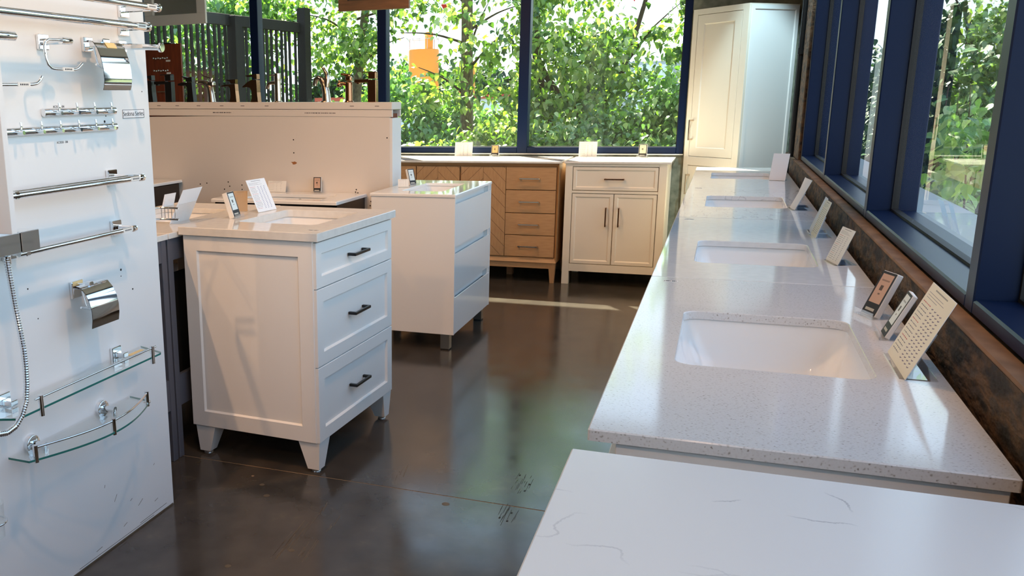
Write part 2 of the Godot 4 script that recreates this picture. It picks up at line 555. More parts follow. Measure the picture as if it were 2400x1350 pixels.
# ------------------------------------------------------------------ the room
func room() -> void:
	var f := struct("floor")
	bpart(f, "floor_slab", Vector3(-7, -0.12, -2.923), Vector3(0.6, 0, 6), M.floor)
	bpart(f, "floor_slab", Vector3(-7, -0.12, -7.62), Vector3(0.6, 0, -2.929), M.floor)
	bpart(f, "joint", Vector3(-7, -0.12, -2.929), Vector3(0.6, -0.0008, -2.923), M.floor_joint)
	# worn scuffs in the sealer
	var fr := RandomNumberGenerator.new()
	fr.seed = 88
	for e in [[-1.175, -2.26, -1.21, -2.69, 10, 0.022], [-1.10, -2.24, -1.13, -2.50, 8, 0.018], [-1.10, -2.50, -1.118, -2.68, 5, 0.008], [-1.17, -2.62, -1.20, -2.78, 4, 0.012], [-1.02, -2.98, -1.06, -3.22, 5, 0.02]]:
		for k in e[4]:
			var p := Vector3(e[0], 0, e[1])
			var q := Vector3(e[2], 0, e[3])
			var s0 := fr.randf_range(0.0, 0.55)
			var s1 := minf(1.0, s0 + fr.randf_range(0.15, 0.5))
			var off := fr.randf_range(-e[5], e[5])
			var mb := MB.new()
			mb.t = Transform3D(Basis(Vector3.UP, atan2(p.x - q.x, p.z - q.z)), p.lerp(q, (s0 + s1) / 2) + Vector3(off, 0, 0))
			mb.box(Vector3(0, 0.0002, 0), Vector3(fr.randf_range(0.0010, 0.0028), 0.0003, p.distance_to(q) * (s1 - s0)))
			part(f, "scuff", mb, M.scuff)
	for k in 34:
		var near := k % 2 == 0
		var mb := MB.new()
		mb.t = Transform3D(Basis(Vector3.UP, fr.randf_range(-0.06, 0.02)), Vector3(fr.randf_range(-0.62, -0.55), 0, fr.randf_range(-2.90, -2.80) if near else fr.randf_range(-3.20, -3.05)))
		var bit := k % 5 == 0
		mb.box(Vector3(0, 0.0002, 0), Vector3(0.006 if bit else 0.0013, 0.0003, 0.012 if bit else fr.randf_range(0.02, 0.10)))
		part(f, "scratch", mb, M.scuff_dark)
	for p in [[-1.48, -2.78, 0.010], [-1.42, -2.70, 0.012], [-1.55, -2.84, 0.006], [-1.16, -2.36, 0.010], [-1.3, -2.2, 0.010], [-0.80, -2.86, 0.014]]:
		var mb := MB.new()
		mb.t = Transform3D(Basis(), Vector3(p[0], 0, p[1]))
		mb.lathe([[p[2], 0.0], [p[2], 0.0004]], 9)
		part(f, "fleck", mb, M.floor_joint if p[2] < 0.0095 else M.scuff)
	var c := struct("ceiling")
	bpart(c, "slab", Vector3(-7.2, 3.3, -7.62), Vector3(0.62, 3.45, 6.2), M.ceiling_paint)
	var w := struct("wall_back")
	bpart(w, "parapet", Vector3(-7.0, 0, -7.62), Vector3(-0.274, 0.93, -7.5), M.concrete_green)
	bpart(w, "column", Vector3(-0.274, 0, -7.62), Vector3(0.455, 3.3, -7.5), M.concrete_green)
	bpart(w, "header", Vector3(-7.0, 3.2, -7.62), Vector3(-0.274, 3.3, -7.5), M.ceiling_paint)
	bpart(w, "sill_trim", Vector3(-7.0, 0.93, -7.505), Vector3(-0.274, 0.937, -7.485), M.tag)
	w = struct("wall_right")
	bpart(w, "parapet", Vector3(0.42, 0, -7.62), Vector3(0.62, 0.955, 6.0), M.weathered)
	bpart(w, "ledge", Vector3(0.418, 0.955, -6.5), Vector3(0.456, 0.963, 6.0), M.ledge_top, 0.003)
	bpart(w, "pier", Vector3(0.44, 0.955, -7.62), Vector3(0.62, 3.3, -6.505), M.weathered, 0.006)
	bpart(w, "header", Vector3(0.456, 3.2, -6.505), Vector3(0.62, 3.3, 0.93), M.ceiling_paint)
	bpart(w, "wall", Vector3(0.456, 0.963, 0.93), Vector3(0.62, 3.3, 6.0), M.store_wall)
	w = struct("wall_left")
	bpart(w, "wall", Vector3(-7.2, 0, -7.62), Vector3(-7.0, 3.3, 6.2), M.store_wall)
	w = struct("wall_front")
	bpart(w, "wall", Vector3(-7.0, 0, 6.0), Vector3(0.62, 3.3, 6.2), M.store_wall)
	w = struct("trim_1")   # the roof overhang above the back windows
	bpart(w, "roof_overhang", Vector3(-9, 3.32, -8.38), Vector3(2, 3.46, -7.62), M.ceiling_paint)
	# dark conduit up the corner beside the tall cabinet
	w = struct("trim_2")
	var mb := MB.new()
	mb.cyl(Vector3(0.425, 0.0, -6.93), Vector3(0.425, 3.3, -6.93), 0.016)
	mb.cyl(Vector3(0.425, 1.62, -6.93), Vector3(0.425, 1.66, -6.93), 0.021)
	part(w, "conduit", mb, M.black_metal)

func windows() -> void:
	var xs := [-0.30, -1.50, -2.70, -3.90, -5.10, -6.30]
	for k in xs.size():
		var w := struct("window_%d" % (k + 1))
		var x: float = xs[k]
		var hw := 0.027 if k == 0 else 0.04
		bpart(w, "mullion", Vector3(x - hw, 0.937, -7.60), Vector3(x + hw, 3.2, -7.50), M.blue, 0.004)
		var x0: float = xs[k + 1] + 0.04 if k + 1 < xs.size() else -7.0
		bpart(w, "bottom_rail", Vector3(x0, 0.937, -7.60), Vector3(x - hw, 0.987, -7.505), M.blue, 0.003)
		bpart(w, "top_rail", Vector3(x0, 3.15, -7.60), Vector3(x - hw, 3.2, -7.505), M.blue, 0.003)
		bpart(w, "gasket", Vector3(x0, 0.987, -7.562), Vector3(x - hw, 0.991, -7.538), M.gasket)
		bpart(w, "gasket", Vector3(x - hw - 0.006, 0.991, -7.562), Vector3(x - hw, 3.15, -7.538), M.gasket)
		var mb := MB.new()
		mb.quad(Vector3(x0, 0.987, -7.55), Vector3(x - hw, 0.987, -7.55), Vector3(x - hw, 3.15, -7.55), Vector3(x0, 3.15, -7.55), Vector3(0, 0, 1))
		part(w, "pane", mb, M.pane)
	# right wall: deep blue posts, each with its pane
	var zs := [-6.445, -4.970, -3.495, -2.020, -0.545]
	for k in zs.size():
		var w := struct("window_%d" % (k + 7))
		var z: float = zs[k]
		bpart(w, "mullion", Vector3(0.456, 0.963, z - 0.06), Vector3(0.60, 3.2, z), M.blue, 0.003)
		var z1: float = zs[k + 1] - 0.06 if k + 1 < zs.size() else 0.93
		bpart(w, "bottom_rail", Vector3(0.456, 0.963, z), Vector3(0.60, 0.992, z1), M.blue, 0.004)
		bpart(w, "top_rail", Vector3(0.456, 3.15, z), Vector3(0.60, 3.2, z1), M.blue, 0.003)
		bpart(w, "gasket", Vector3(0.526, 0.992, z), Vector3(0.546, 0.999, z1), M.gasket)
		bpart(w, "gasket", Vector3(0.526, 0.999, z), Vector3(0.546, 3.15, z + 0.008), M.gasket)
		bpart(w, "outer_sill", Vector3(0.60, 0.955, z - 0.06), Vector3(0.78, 0.98, z1), M.sill_out, 0.004)
		var mb := MB.new()
		mb.quad(Vector3(0.536, 0.992, z), Vector3(0.536, 0.992, z1), Vector3(0.536, 3.15, z1), Vector3(0.536, 3.15, z), Vector3(-1, 0, 0))
		part(w, "pane", mb, M.pane)

func ceiling_lamps() -> void:
	var spots := [
		[Vector3(-0.72, 3.05, -1.95), Vector3(-1.62, 1.0, -2.1), 5.0, 40.0, "above the chrome fittings panel"],
		[Vector3(-0.60, 3.05, -1.0), Vector3(-1.62, 1.2, -1.9), 3.0, 40.0, "near the camera end of the fittings panel"],
		[Vector3(-2.55, 3.05, -1.75), Vector3(-1.6, 0.7, -3.0), 9.5, 42.0, "behind the fittings panel"],
		[Vector3(-3.1, 3.05, -3.3), Vector3(-3.0, 1.0, -5.2), 4.8, 48.0, "over the grey vanities"],
		[Vector3(-2.0, 3.05, -3.4), Vector3(-2.1, 1.0, -5.2), 4.6, 48.0, "before the faucet ledge"],
		[Vector3(-1.3, 3.05, -3.7), Vector3(-1.6, 0.4, -4.8), 1.5, 34.0, "over the aisle beside the gloss white vanity"],
		[Vector3(-1.6, 3.05, -5.75), Vector3(-1.7, 0.5, -6.9), 5.6, 42.0, "before the oak vanity"],
		[Vector3(-0.6, 3.05, -5.7), Vector3(-0.75, 0.4, -6.9), 2.9, 36.0, "before the white vanity under the window"],
		[Vector3(-0.55, 3.05, -5.9), Vector3(-0.1, 1.5, -7.2), 0.3, 40.0, "before the corner cabinet"],
		[Vector3(-0.9, 3.05, 0.9), Vector3(-0.9, 0.0, -1.0), 5.0, 55.0, "behind the camera over the aisle"],
		[Vector3(-3.2, 3.05, 0.9), Vector3(-3.0, 0.0, -1.0), 5.0, 55.0, "behind the camera by the left wall"],
		[Vector3(0.0, 3.05, -0.7), Vector3(0.12, 0.85, -1.3), 1.5, 32.0, "over the marble countertop"],
		[Vector3(0.0, 3.05, -2.6), Vector3(0.12, 0.85, -2.6), 4.2, 32.0, "over the speckled quartz vanity"],
		[Vector3(0.0, 3.05, -4.6), Vector3(0.12, 0.85, -4.9), 2.8, 32.0, "over the far end of the right row"],
		[Vector3(0.35, 3.05, -6.2), Vector3(0.32, 1.15, -7.25), 16.0, 20.0, "with cool daylight bulb aimed at the corner cabinet"],
	]
	for s in spots:
		var o := thing("track_spotlight", "black ceiling spotlight " + s[4], "spotlight", Vector3(s[0].x, 3.3, s[0].z), 0.0, "ceiling spotlights")
		var d: Vector3 = (s[1] - s[0]).normalized()
		var mb := MB.new()
		mb.lathe([[0.05, -0.02], [0.05, 0.0]], 16)
		mb.cyl(Vector3(0, -0.02, 0), Vector3(0, -0.2, 0), 0.012)
		part(o, "stem", mb, M.lamp_black)
		mb = MB.new()
		var at := Vector3(0, -0.25, 0)
		mb.tube([at - d * 0.09, at - d * 0.07, at + d * 0.05], [0.03, 0.048, 0.05], 16, true)
		part(o, "shade", mb, M.lamp_black)
		mb = MB.new()
		mb.tube([at + d * 0.05, at + d * 0.056], [0.042, 0.042], 16, true)
		part(o, "bulb", mb, M.lamp_glow)
		var l := SpotLight3D.new()
		l.name = "beam"
		l.light_color = Color(0.80, 0.95, 1.0) if s[4].contains("cool") else Color(1.0, 0.78, 0.575)
		l.light_energy = s[2] * 0.92
		l.light_size = 0.03
		l.spot_angle = s[3]
		l.spot_angle_attenuation = 0.6
		l.spot_range = 14.0
		l.spot_attenuation = 2.0
		l.shadow_enabled = true
		o.add_child(l)
		l.position = at + d * 0.075
		l.basis = Basis.looking_at(d, Vector3.UP if absf(d.y) < 0.98 else Vector3.RIGHT)

# ------------------------------------------------------------------ vanity pieces
func counter_mesh(x0: float, x1: float, z0: float, z1: float, y0: float, y1: float, hole = null, bev := 0.002) -> MB:   # hole: [cx, cz, w, d, corner radius]
	var mb := MB.new()
	var cx := (x0 + x1) / 2
	var cz := (z0 + z1) / 2
	var w := absf(x1 - x0)
	var d := absf(z1 - z0)
	if hole == null:
		mb.bar(Vector3(minf(x0, x1), y0, minf(z0, z1)), Vector3(maxf(x0, x1), y1, maxf(z0, z1)), bev)
		return mb
	var rings := [rr(cx, cz, w, d, 0.004, y0), rr(cx, cz, w, d, 0.004, y1 - bev), rr(cx, cz, w - 2 * bev, d - 2 * bev, 0.004, y1), rr(hole[0], hole[1], hole[2] + 0.003, hole[3] + 0.003, hole[4], y1), rr(hole[0], hole[1], hole[2], hole[3], hole[4], y1 - 0.0015), rr(hole[0], hole[1], hole[2], hole[3], hole[4], y0)]
	for k in rings.size() - 1:
		mb.loft([rings[k], rings[k + 1]], true, false, false, true, k == 4 or k == 3)
	mb.loft([rings[5], rings[0]], true, false, false, true, false)
	return mb

func basin_mesh(hole: Array, y0: float, depth: float, grow := 0.008, slope := 0.03) -> MB:
	var mb := MB.new()
	var rings := []
	var r: float = hole[4] + grow
	var w: float = hole[2] + 2 * grow
	var d: float = hole[3] + 2 * grow
	rings.append(rr(hole[0], hole[1], w + 0.03, d + 0.03, r + 0.015, y0))
	rings.append(rr(hole[0], hole[1], w, d, r, y0))
	for k in 9:
		var s := k / 8.0
		var inn := slope * s * s * 0.8 + 0.002
		rings.append(rr(hole[0], hole[1], w - 2 * inn, d - 2 * inn, r + inn * 0.6, y0 - 0.004 - (depth - 0.035) * s))
	for k in 6:
		var a := PI / 2 * (k + 1) / 6.0
		var inn := slope * 0.8 + 0.002 + 0.05 * (1.0 - cos(a))
		rings.append(rr(hole[0], hole[1], w - 2 * inn, d - 2 * inn, maxf(r + slope * 0.5 - 0.01 * a, 0.02), y0 - 0.004 - (depth - 0.035) - 0.031 * sin(a)))
	rings.append(rr(hole[0], hole[1], w * 0.1, d * 0.1, 0.01, y0 - depth - 0.006))
	mb.loft(rings, true, false, true, true)
	return mb

func add_basin(parent: Node, hole: Array, y0: float, depth := 0.14, overflow := Vector3.ZERO) -> void:
	var b := part(parent, "sink_basin", basin_mesh(hole, y0, depth), M.ceramic, "white ceramic basin")
	var mb := MB.new()
	mb.t = Transform3D(Basis(), Vector3(hole[0], y0 - depth - 0.008, hole[1]))
	mb.lathe([[0.024, 0.0], [0.024, 0.005], [0.019, 0.007], [0.016, 0.004]], 18)
	part(b, "drain", mb, M.chrome)
	if overflow != Vector3.ZERO:
		mb = MB.new()
		mb.t = Transform3D(Basis(Vector3(0, 0, 1), -PI / 2), overflow)
		mb.lathe([[0.012, -0.002], [0.012, 0.003], [0.008, 0.004], [0.007, 0.0]], 14)
		part(b, "overflow_ring", mb, M.chrome)

func bar_handle(len: float, r: float, out: float, square := true) -> ArrayMesh:   # along x, standing off +z
	var mb := MB.new()
	if square:
		mb.box(Vector3(0, 0, out), Vector3(len, r * 2, r * 1.6), 0.0012)
		for s in [-1, 1]:
			mb.box(Vector3(s * (len / 2 - r * 1.2), 0, out / 2), Vector3(r * 2.4, r * 2, out), 0.0008)
	else:
		mb.tube([Vector3(-len / 2, 0, out), Vector3(len / 2, 0, out)], r, 8)
		for s in [-1, 1]:
			mb.cyl(Vector3(s * (len / 2 - 0.016), 0, 0), Vector3(s * (len / 2 - 0.016), 0, out), r * 0.8, -1.0, 8)
			mb.cyl(Vector3(s * (len / 2 - 0.016), 0, 0), Vector3(s * (len / 2 - 0.016), 0, 0.004), r * 1.8, -1.0, 10)
	return mb.mesh()

func taper_leg(top: float, bottom: float, h: float, sx: float, sz: float) -> MB:   # outer corner at origin; the leg widens towards -sx, -sz
	var mb := MB.new()
	var rings := []
	for e in [[0.0, bottom, 0.008], [h, top, 0.0]]:
		var x0: float = -sx * e[2]
		var z0: float = -sz * e[2]
		var x1: float = x0 - sx * e[1]
		var z1: float = z0 - sz * e[1]
		rings.append(PackedVector3Array([Vector3(x0, e[0], z0), Vector3(x1, e[0], z0), Vector3(x1, e[0], z1), Vector3(x0, e[0], z1)]))
	mb.loft(rings, true, true, true, sx * sz > 0, false)
	return mb

func sticker(parent: Node, at: Vector3, w: float, d: float, turn := 0.0) -> void:
	var mb := MB.new()
	mb.t = Transform3D(Basis(Vector3.UP, turn), at)
	mb.box(Vector3(0, 0.0003, 0), Vector3(w, 0.0006, d))
	var s := part(parent, "sticker", mb, M.tag, "small printed code sticker")
	mb = MB.new()
	mb.t = Transform3D(Basis(Vector3.UP, turn), at)
	for k in 7:
		mb.box(Vector3(-w * 0.42 + w * 0.14 * k, 0.0007, 0), Vector3(w * (0.06 + 0.05 * (k % 3)), 0.0003, d * 0.55))
	part(s, "print", mb, M.ink)

# ------------------------------------------------------------------ the row of vanities along the right windows
func right_row() -> void:
	var rows := [
		[-1.374, -2.687, -2.03, 0.475, "quartz", "white vanity with speckled quartz top, nearest of the row under the right windows"],
		[-2.690, -4.064, -3.19, 0.465, "quartz_plain", "white vanity with plain pale top, second in the row under the right windows"],
		[-4.067, -5.428, -4.73, 0.50, "quartz_veined", "white vanity with faintly veined top, third in the row under the right windows"],
		[-5.434, -7.0, -6.28, 0.47, "quartz_plain", "white vanity at the far end of the row, next to the tall corner cabinet"],
	]
	for k in rows.size():
		var q: Array = rows[k]
		var zc: float = (q[0] + q[1]) / 2
		var o := thing("sink_vanity", q[5], "vanity", Vector3(0.117, 0, zc), 0.0, "vanities along the right windows")
		var hz: float = (q[0] - q[1]) / 2
		var top := 0.88 - (0.0 if k < 3 else 0.004)
		var hole := [-0.003, q[2] - zc, 0.338, q[3], 0.035]
		var ct := part(o, "countertop", counter_mesh(-0.277, 0.278, -hz, hz, top - 0.019, top, hole), M[q[4]])
		add_basin(ct, hole, top - 0.019, 0.13)
		var body := MB.new()
		body.bar(Vector3(-0.235, 0.10, -hz + 0.03), Vector3(0.27, 0.70, hz - 0.03), 0.001)
		for e in [[-0.235, -0.225, -hz + 0.018, hz - 0.018], [0.26, 0.27, -hz + 0.018, hz - 0.018]]:
			body.bar(Vector3(e[0], 0.70, e[2]), Vector3(e[1], top - 0.019, e[3]))
		for s in [-1.0, 1.0]:
			body.bar(Vector3(-0.225, 0.70, s * (hz - 0.018)), Vector3(0.26, top - 0.019, s * (hz - 0.03)))
		part(o, "body", body, M.white)
		for s in [-1.0, 1.0]:   # framed side panels
			var mb := MB.new()
			mb.t = Transform3D(Basis(Vector3.UP, 0.0 if s > 0 else PI), Vector3(0.017, 0.48, s * (hz - 0.010)))
			mb.shaker(0.505, top - 0.02 - 0.105, 0.055, 0.012, 0.007)
			part(o, "side_panel", mb, M.white)
		for i in 3:
			var w := (2 * hz - 0.06) / 3
			var mb := MB.new()
			mb.t = Transform3D(Basis(Vector3.UP, -PI / 2), Vector3(-0.255, 0.46, -hz + 0.03 + w * (i + 0.5)))
			mb.shaker(w - 0.006, 0.68, 0.055, 0.02, 0.007)
			var d := part(o, "door", mb, M.white)
			var h := mpart(d, "handle", bar_handle(0.16, 0.005, 0.03), M.steel)
			h.transform = Transform3D(Basis(Vector3(0, 0, 1), Vector3(0, 1, 0), Vector3(-1, 0, 0)), Vector3(-0.255, 0.62, -hz + 0.03 + w * (i + 0.5) + w * 0.36))
		for sx in [-1.0, 1.0]:
			for sz in [-1.0, 1.0]:
				var mb := taper_leg(0.07, 0.05, 0.10, sx, sz)
				var l := part(o, "leg", mb, M.white)
				l.position = Vector3(-0.235 if sx < 0 else 0.27, 0, sz * (hz - 0.018))
		if k < 3:
			sticker(o, Vector3(-0.222, top, -hz + 0.06), 0.036, 0.016)
	# the lower marble topped unit at the camera
	var o := thing("marble_counter", "white veined marble countertop in the near right corner, with no sink", "counter", Vector3(0.108, 0, -0.86))
	part(o, "countertop", counter_mesh(-0.2716, 0.252, -0.373, 0.55, 0.88, 0.90, null, 0.002), M.marble)
	bpart(o, "body", Vector3(-0.25, 0.10, -0.355), Vector3(0.245, 0.88, 0.52), M.white)
	for i in 2:
		var mb := MB.new()
		mb.t = Transform3D(Basis(Vector3.UP, -PI / 2), Vector3(-0.27, 0.455, -0.135 + 0.44 * i))
		mb.shaker(0.43, 0.68, 0.055, 0.02, 0.007)
		part(o, "door", mb, M.white)
	for sx in [-1.0, 1.0]:
		for sz in [-1.0, 1.0]:
			var l := part(o, "leg", taper_leg(0.07, 0.05, 0.10, sx, sz), M.white)
			l.position = Vector3(-0.25 if sx < 0 else 0.245, 0, -0.355 if sz < 0 else 0.52)

# ------------------------------------------------------------------ white three drawer vanity in the middle (front +z, turned to face the aisle)
func drawer_vanity() -> void:
	var o := thing("drawer_vanity", "white three-drawer vanity with black handles and tapered legs, in the middle of the floor", "vanity", Vector3(-1.278, 0, -3.294), deg_to_rad(87.1))
	var hole := [0.04, -0.285, 0.42, 0.345, 0.03]
	var ct := part(o, "countertop", counter_mesh(-0.373, 0.373, -0.597, 0.0, 0.894, 0.924, hole), M.quartz_warm)
	add_basin(ct, hole, 0.894, 0.13)
	var body := MB.new()
	body.bar(Vector3(-0.352, 0.126, -0.575), Vector3(0.352, 0.75, -0.036))
	body.bar(Vector3(-0.352, 0.75, -0.575), Vector3(0.352, 0.893, -0.55))
	body.bar(Vector3(-0.352, 0.75, -0.06), Vector3(0.352, 0.893, -0.036))
	body.bar(Vector3(-0.352, 0.75, -0.55), Vector3(-0.335, 0.893, -0.06))
	body.bar(Vector3(0.335, 0.75, -0.55), Vector3(0.352, 0.893, -0.06))
	part(o, "body", body, M.white)
	for s in [-1.0, 1.0]:
		var mb := MB.new()
		mb.t = Transform3D(Basis(Vector3.UP, s * PI / 2), Vector3(s * 0.362, 0.509, -0.305))
		mb.shaker(0.555, 0.767, 0.058, 0.012, 0.008, 0.006, 0.062)
		part(o, "side_panel", mb, M.white)
	var hm := bar_handle(0.145, 0.0055, 0.03)
	for d in [[0.718, 0.886], [0.423, 0.714], [0.127, 0.419]]:
		var mb := MB.new()
		var h: float = d[1] - d[0]
		mb.t = Transform3D(Basis(), Vector3(0, (d[0] + d[1]) / 2, -0.014))
		mb.shaker(0.716, h, 0.05 if h > 0.2 else 0.042, 0.02, 0.010, 0.005)
		var p := part(o, "drawer", mb, M.white)
		var q := mpart(p, "handle", hm, M.black_metal, "black bar handle")
		q.position = Vector3(0, (d[0] + d[1]) / 2, -0.022)
	for sx in [-1.0, 1.0]:
		for sz in [-1.0, 1.0]:
			var l := part(o, "leg", taper_leg(0.09, 0.048, 0.112, sx, sz), M.white)
			l.position = Vector3(sx * 0.356, 0.014, -0.018 if sz > 0 else -0.572)
			var mb := MB.new()
			mb.t = Transform3D(Basis(), Vector3(-sx * 0.032, -0.014, -sz * 0.032))
			mb.lathe([[0.018, 0.0], [0.018, 0.006], [0.007, 0.008], [0.007, 0.015]], 12)
			part(l, "levelling_foot", mb, M.chrome)
	sticker(o, Vector3(-0.30, 0.924, -0.05), 0.045, 0.018, PI / 2)

# ------------------------------------------------------------------ gloss white vanity with finger grooves
func slab_drawer_vanity() -> void:
	var o := thing("slab_drawer_vanity", "gloss white handleless vanity with grooved drawers and white ceramic sink top", "vanity", Vector3(-1.305, 0, -5.20), PI / 2)
	# local: front +z at 0, near side is -x
	var hole := [-0.02, -0.235, 0.50, 0.24, 0.025]
	var ct := part(o, "sink_top", counter_mesh(-0.425, 0.425, -0.49, 0.004, 0.861, 0.877, hole, 0.004), M.ceramic)
	add_basin(ct, hole, 0.861, 0.11)
	var ring := MB.new()
	ring.t = Transform3D(Basis(Vector3.RIGHT, PI / 2), Vector3(-0.02, 0.835, -0.352))
	ring.lathe([[0.011, 0.0], [0.011, 0.004], [0.007, 0.005], [0.006, 0.001]], 12)
	part(ct, "overflow_ring", ring, M.chrome)
	var body := MB.new()
	body.bar(Vector3(-0.418, 0.097, -0.48), Vector3(0.418, 0.74, -0.04))
	body.bar(Vector3(-0.418, 0.74, -0.48), Vector3(0.418, 0.861, -0.46))
	body.bar(Vector3(-0.418, 0.74, -0.06), Vector3(0.418, 0.861, -0.04))
	body.bar(Vector3(0.40, 0.74, -0.46), Vector3(0.418, 0.861, -0.06))
	body.bar(Vector3(-0.418, 0.74, -0.46), Vector3(-0.40, 0.861, -0.06))
	part(o, "body", body, M.gloss_white)
	bpart(o, "end_panel", Vector3(-0.42, 0.095, -0.482), Vector3(-0.404, 0.861, 0.001), M.gloss_white, 0.0012)
	bpart(o, "end_panel", Vector3(0.404, 0.095, -0.482), Vector3(0.42, 0.861, 0.001), M.gloss_white, 0.0012)
	for d in [[0.589, 0.822, 0.861], [0.345, 0.549, 0.589], [0.098, 0.304, 0.345]]:
		var mb := MB.new()
		# slab with a bevelled top edge, and the channel above it
		mb.t = Transform3D(Basis(Vector3(0, 0, 1), Vector3(0, 1, 0), Vector3(1, 0, 0)), Vector3.ZERO)
		mb.prism(PackedVector2Array([Vector2(0, d[0]), Vector2(0, d[1]), Vector2(-0.004, d[1] + 0.002), Vector2(-0.022, d[1] - 0.012), Vector2(-0.022, d[0])]), -0.402, 0.402)
		var p := part(o, "drawer", mb, M.gloss_white)
		mb = MB.new()
		mb.bar(Vector3(-0.402, d[1] - 0.012, -0.04), Vector3(0.36, d[2] - 0.002, -0.030))
		mb.bar(Vector3(0.36, d[1] - 0.012, -0.04), Vector3(0.402, d[2] - 0.002, -0.004))
		part(p, "finger_groove", mb, M.gloss_white)
	for sx in [-1.0, 1.0]:
		for z in [-0.055, -0.44]:
			var l := bpart(o, "leg", Vector3(sx * 0.375 - 0.026, 0.006, z - 0.026), Vector3(sx * 0.375 + 0.026, 0.097, z + 0.026), M.steel, 0.002)
			bpart(l, "foot_pad", Vector3(sx * 0.375 - 0.024, 0.0, z - 0.024), Vector3(sx * 0.375 + 0.024, 0.006, z + 0.024), M.rubber)

# ------------------------------------------------------------------ two grey open front vanities behind the panel
func grey_vanities() -> void:
	for k in 2:
		var z0: float = [-1.93, -2.897][k]
		var w: float = [0.962, 0.965][k]
		var o := thing("grey_vanity", ["charcoal grey vanity with open front, hidden mostly behind the fittings panel", "charcoal grey vanity with undermount sink standing behind the white three-drawer vanity"][k], "vanity", Vector3(-1.90, 0, z0 - w / 2), PI / 2, "grey vanities behind the panel")
		var hole := [0.045, -0.33, 0.46, 0.34, 0.035]
		var ct := part(o, "countertop", counter_mesh(-w / 2, w / 2, -0.57, 0.002, 0.884, 0.905, hole), M.quartz_warm)
		add_basin(ct, hole, 0.884, 0.13)
		var mb := MB.new()
		for s in [-1.0, 1.0]:
			for zz in [-0.008, -0.52]:
				mb = MB.new()
				mb.bar(Vector3(s * (w / 2 - 0.003), 0.0, zz), Vector3(s * (w / 2 - 0.036), 0.884, zz - 0.045), 0.002)
				part(o, "post", mb, M.charcoal)
			bpart(o, "side_panel", Vector3(s * (w / 2 - 0.006), 0.21, -0.515), Vector3(s * (w / 2 - 0.022), 0.884, -0.05), M.charcoal)
		bpart(o, "top_rail", Vector3(-w / 2 + 0.036, 0.797, -0.03), Vector3(w / 2 - 0.036, 0.884, -0.01), M.charcoal, 0.001)
		bpart(o, "lower_rail", Vector3(-w / 2 + 0.036, 0.212, -0.03), Vector3(w / 2 - 0.036, 0.337, -0.01), M.charcoal, 0.001)
		bpart(o, "bottom_board", Vector3(-w / 2 + 0.036, 0.212, -0.55), Vector3(w / 2 - 0.036, 0.23, -0.03), M.charcoal)
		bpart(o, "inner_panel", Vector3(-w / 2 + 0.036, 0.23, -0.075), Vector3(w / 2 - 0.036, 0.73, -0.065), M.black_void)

# ------------------------------------------------------------------ the low white partition with faucets on its ledge
var LEDGE := Basis(Vector3(0, 0, 1), -0.0172)   # its cap runs slightly down to the right

func ledge_y(x: float) -> float:
	return 1.3655 - (x + 1.806) * 0.0172

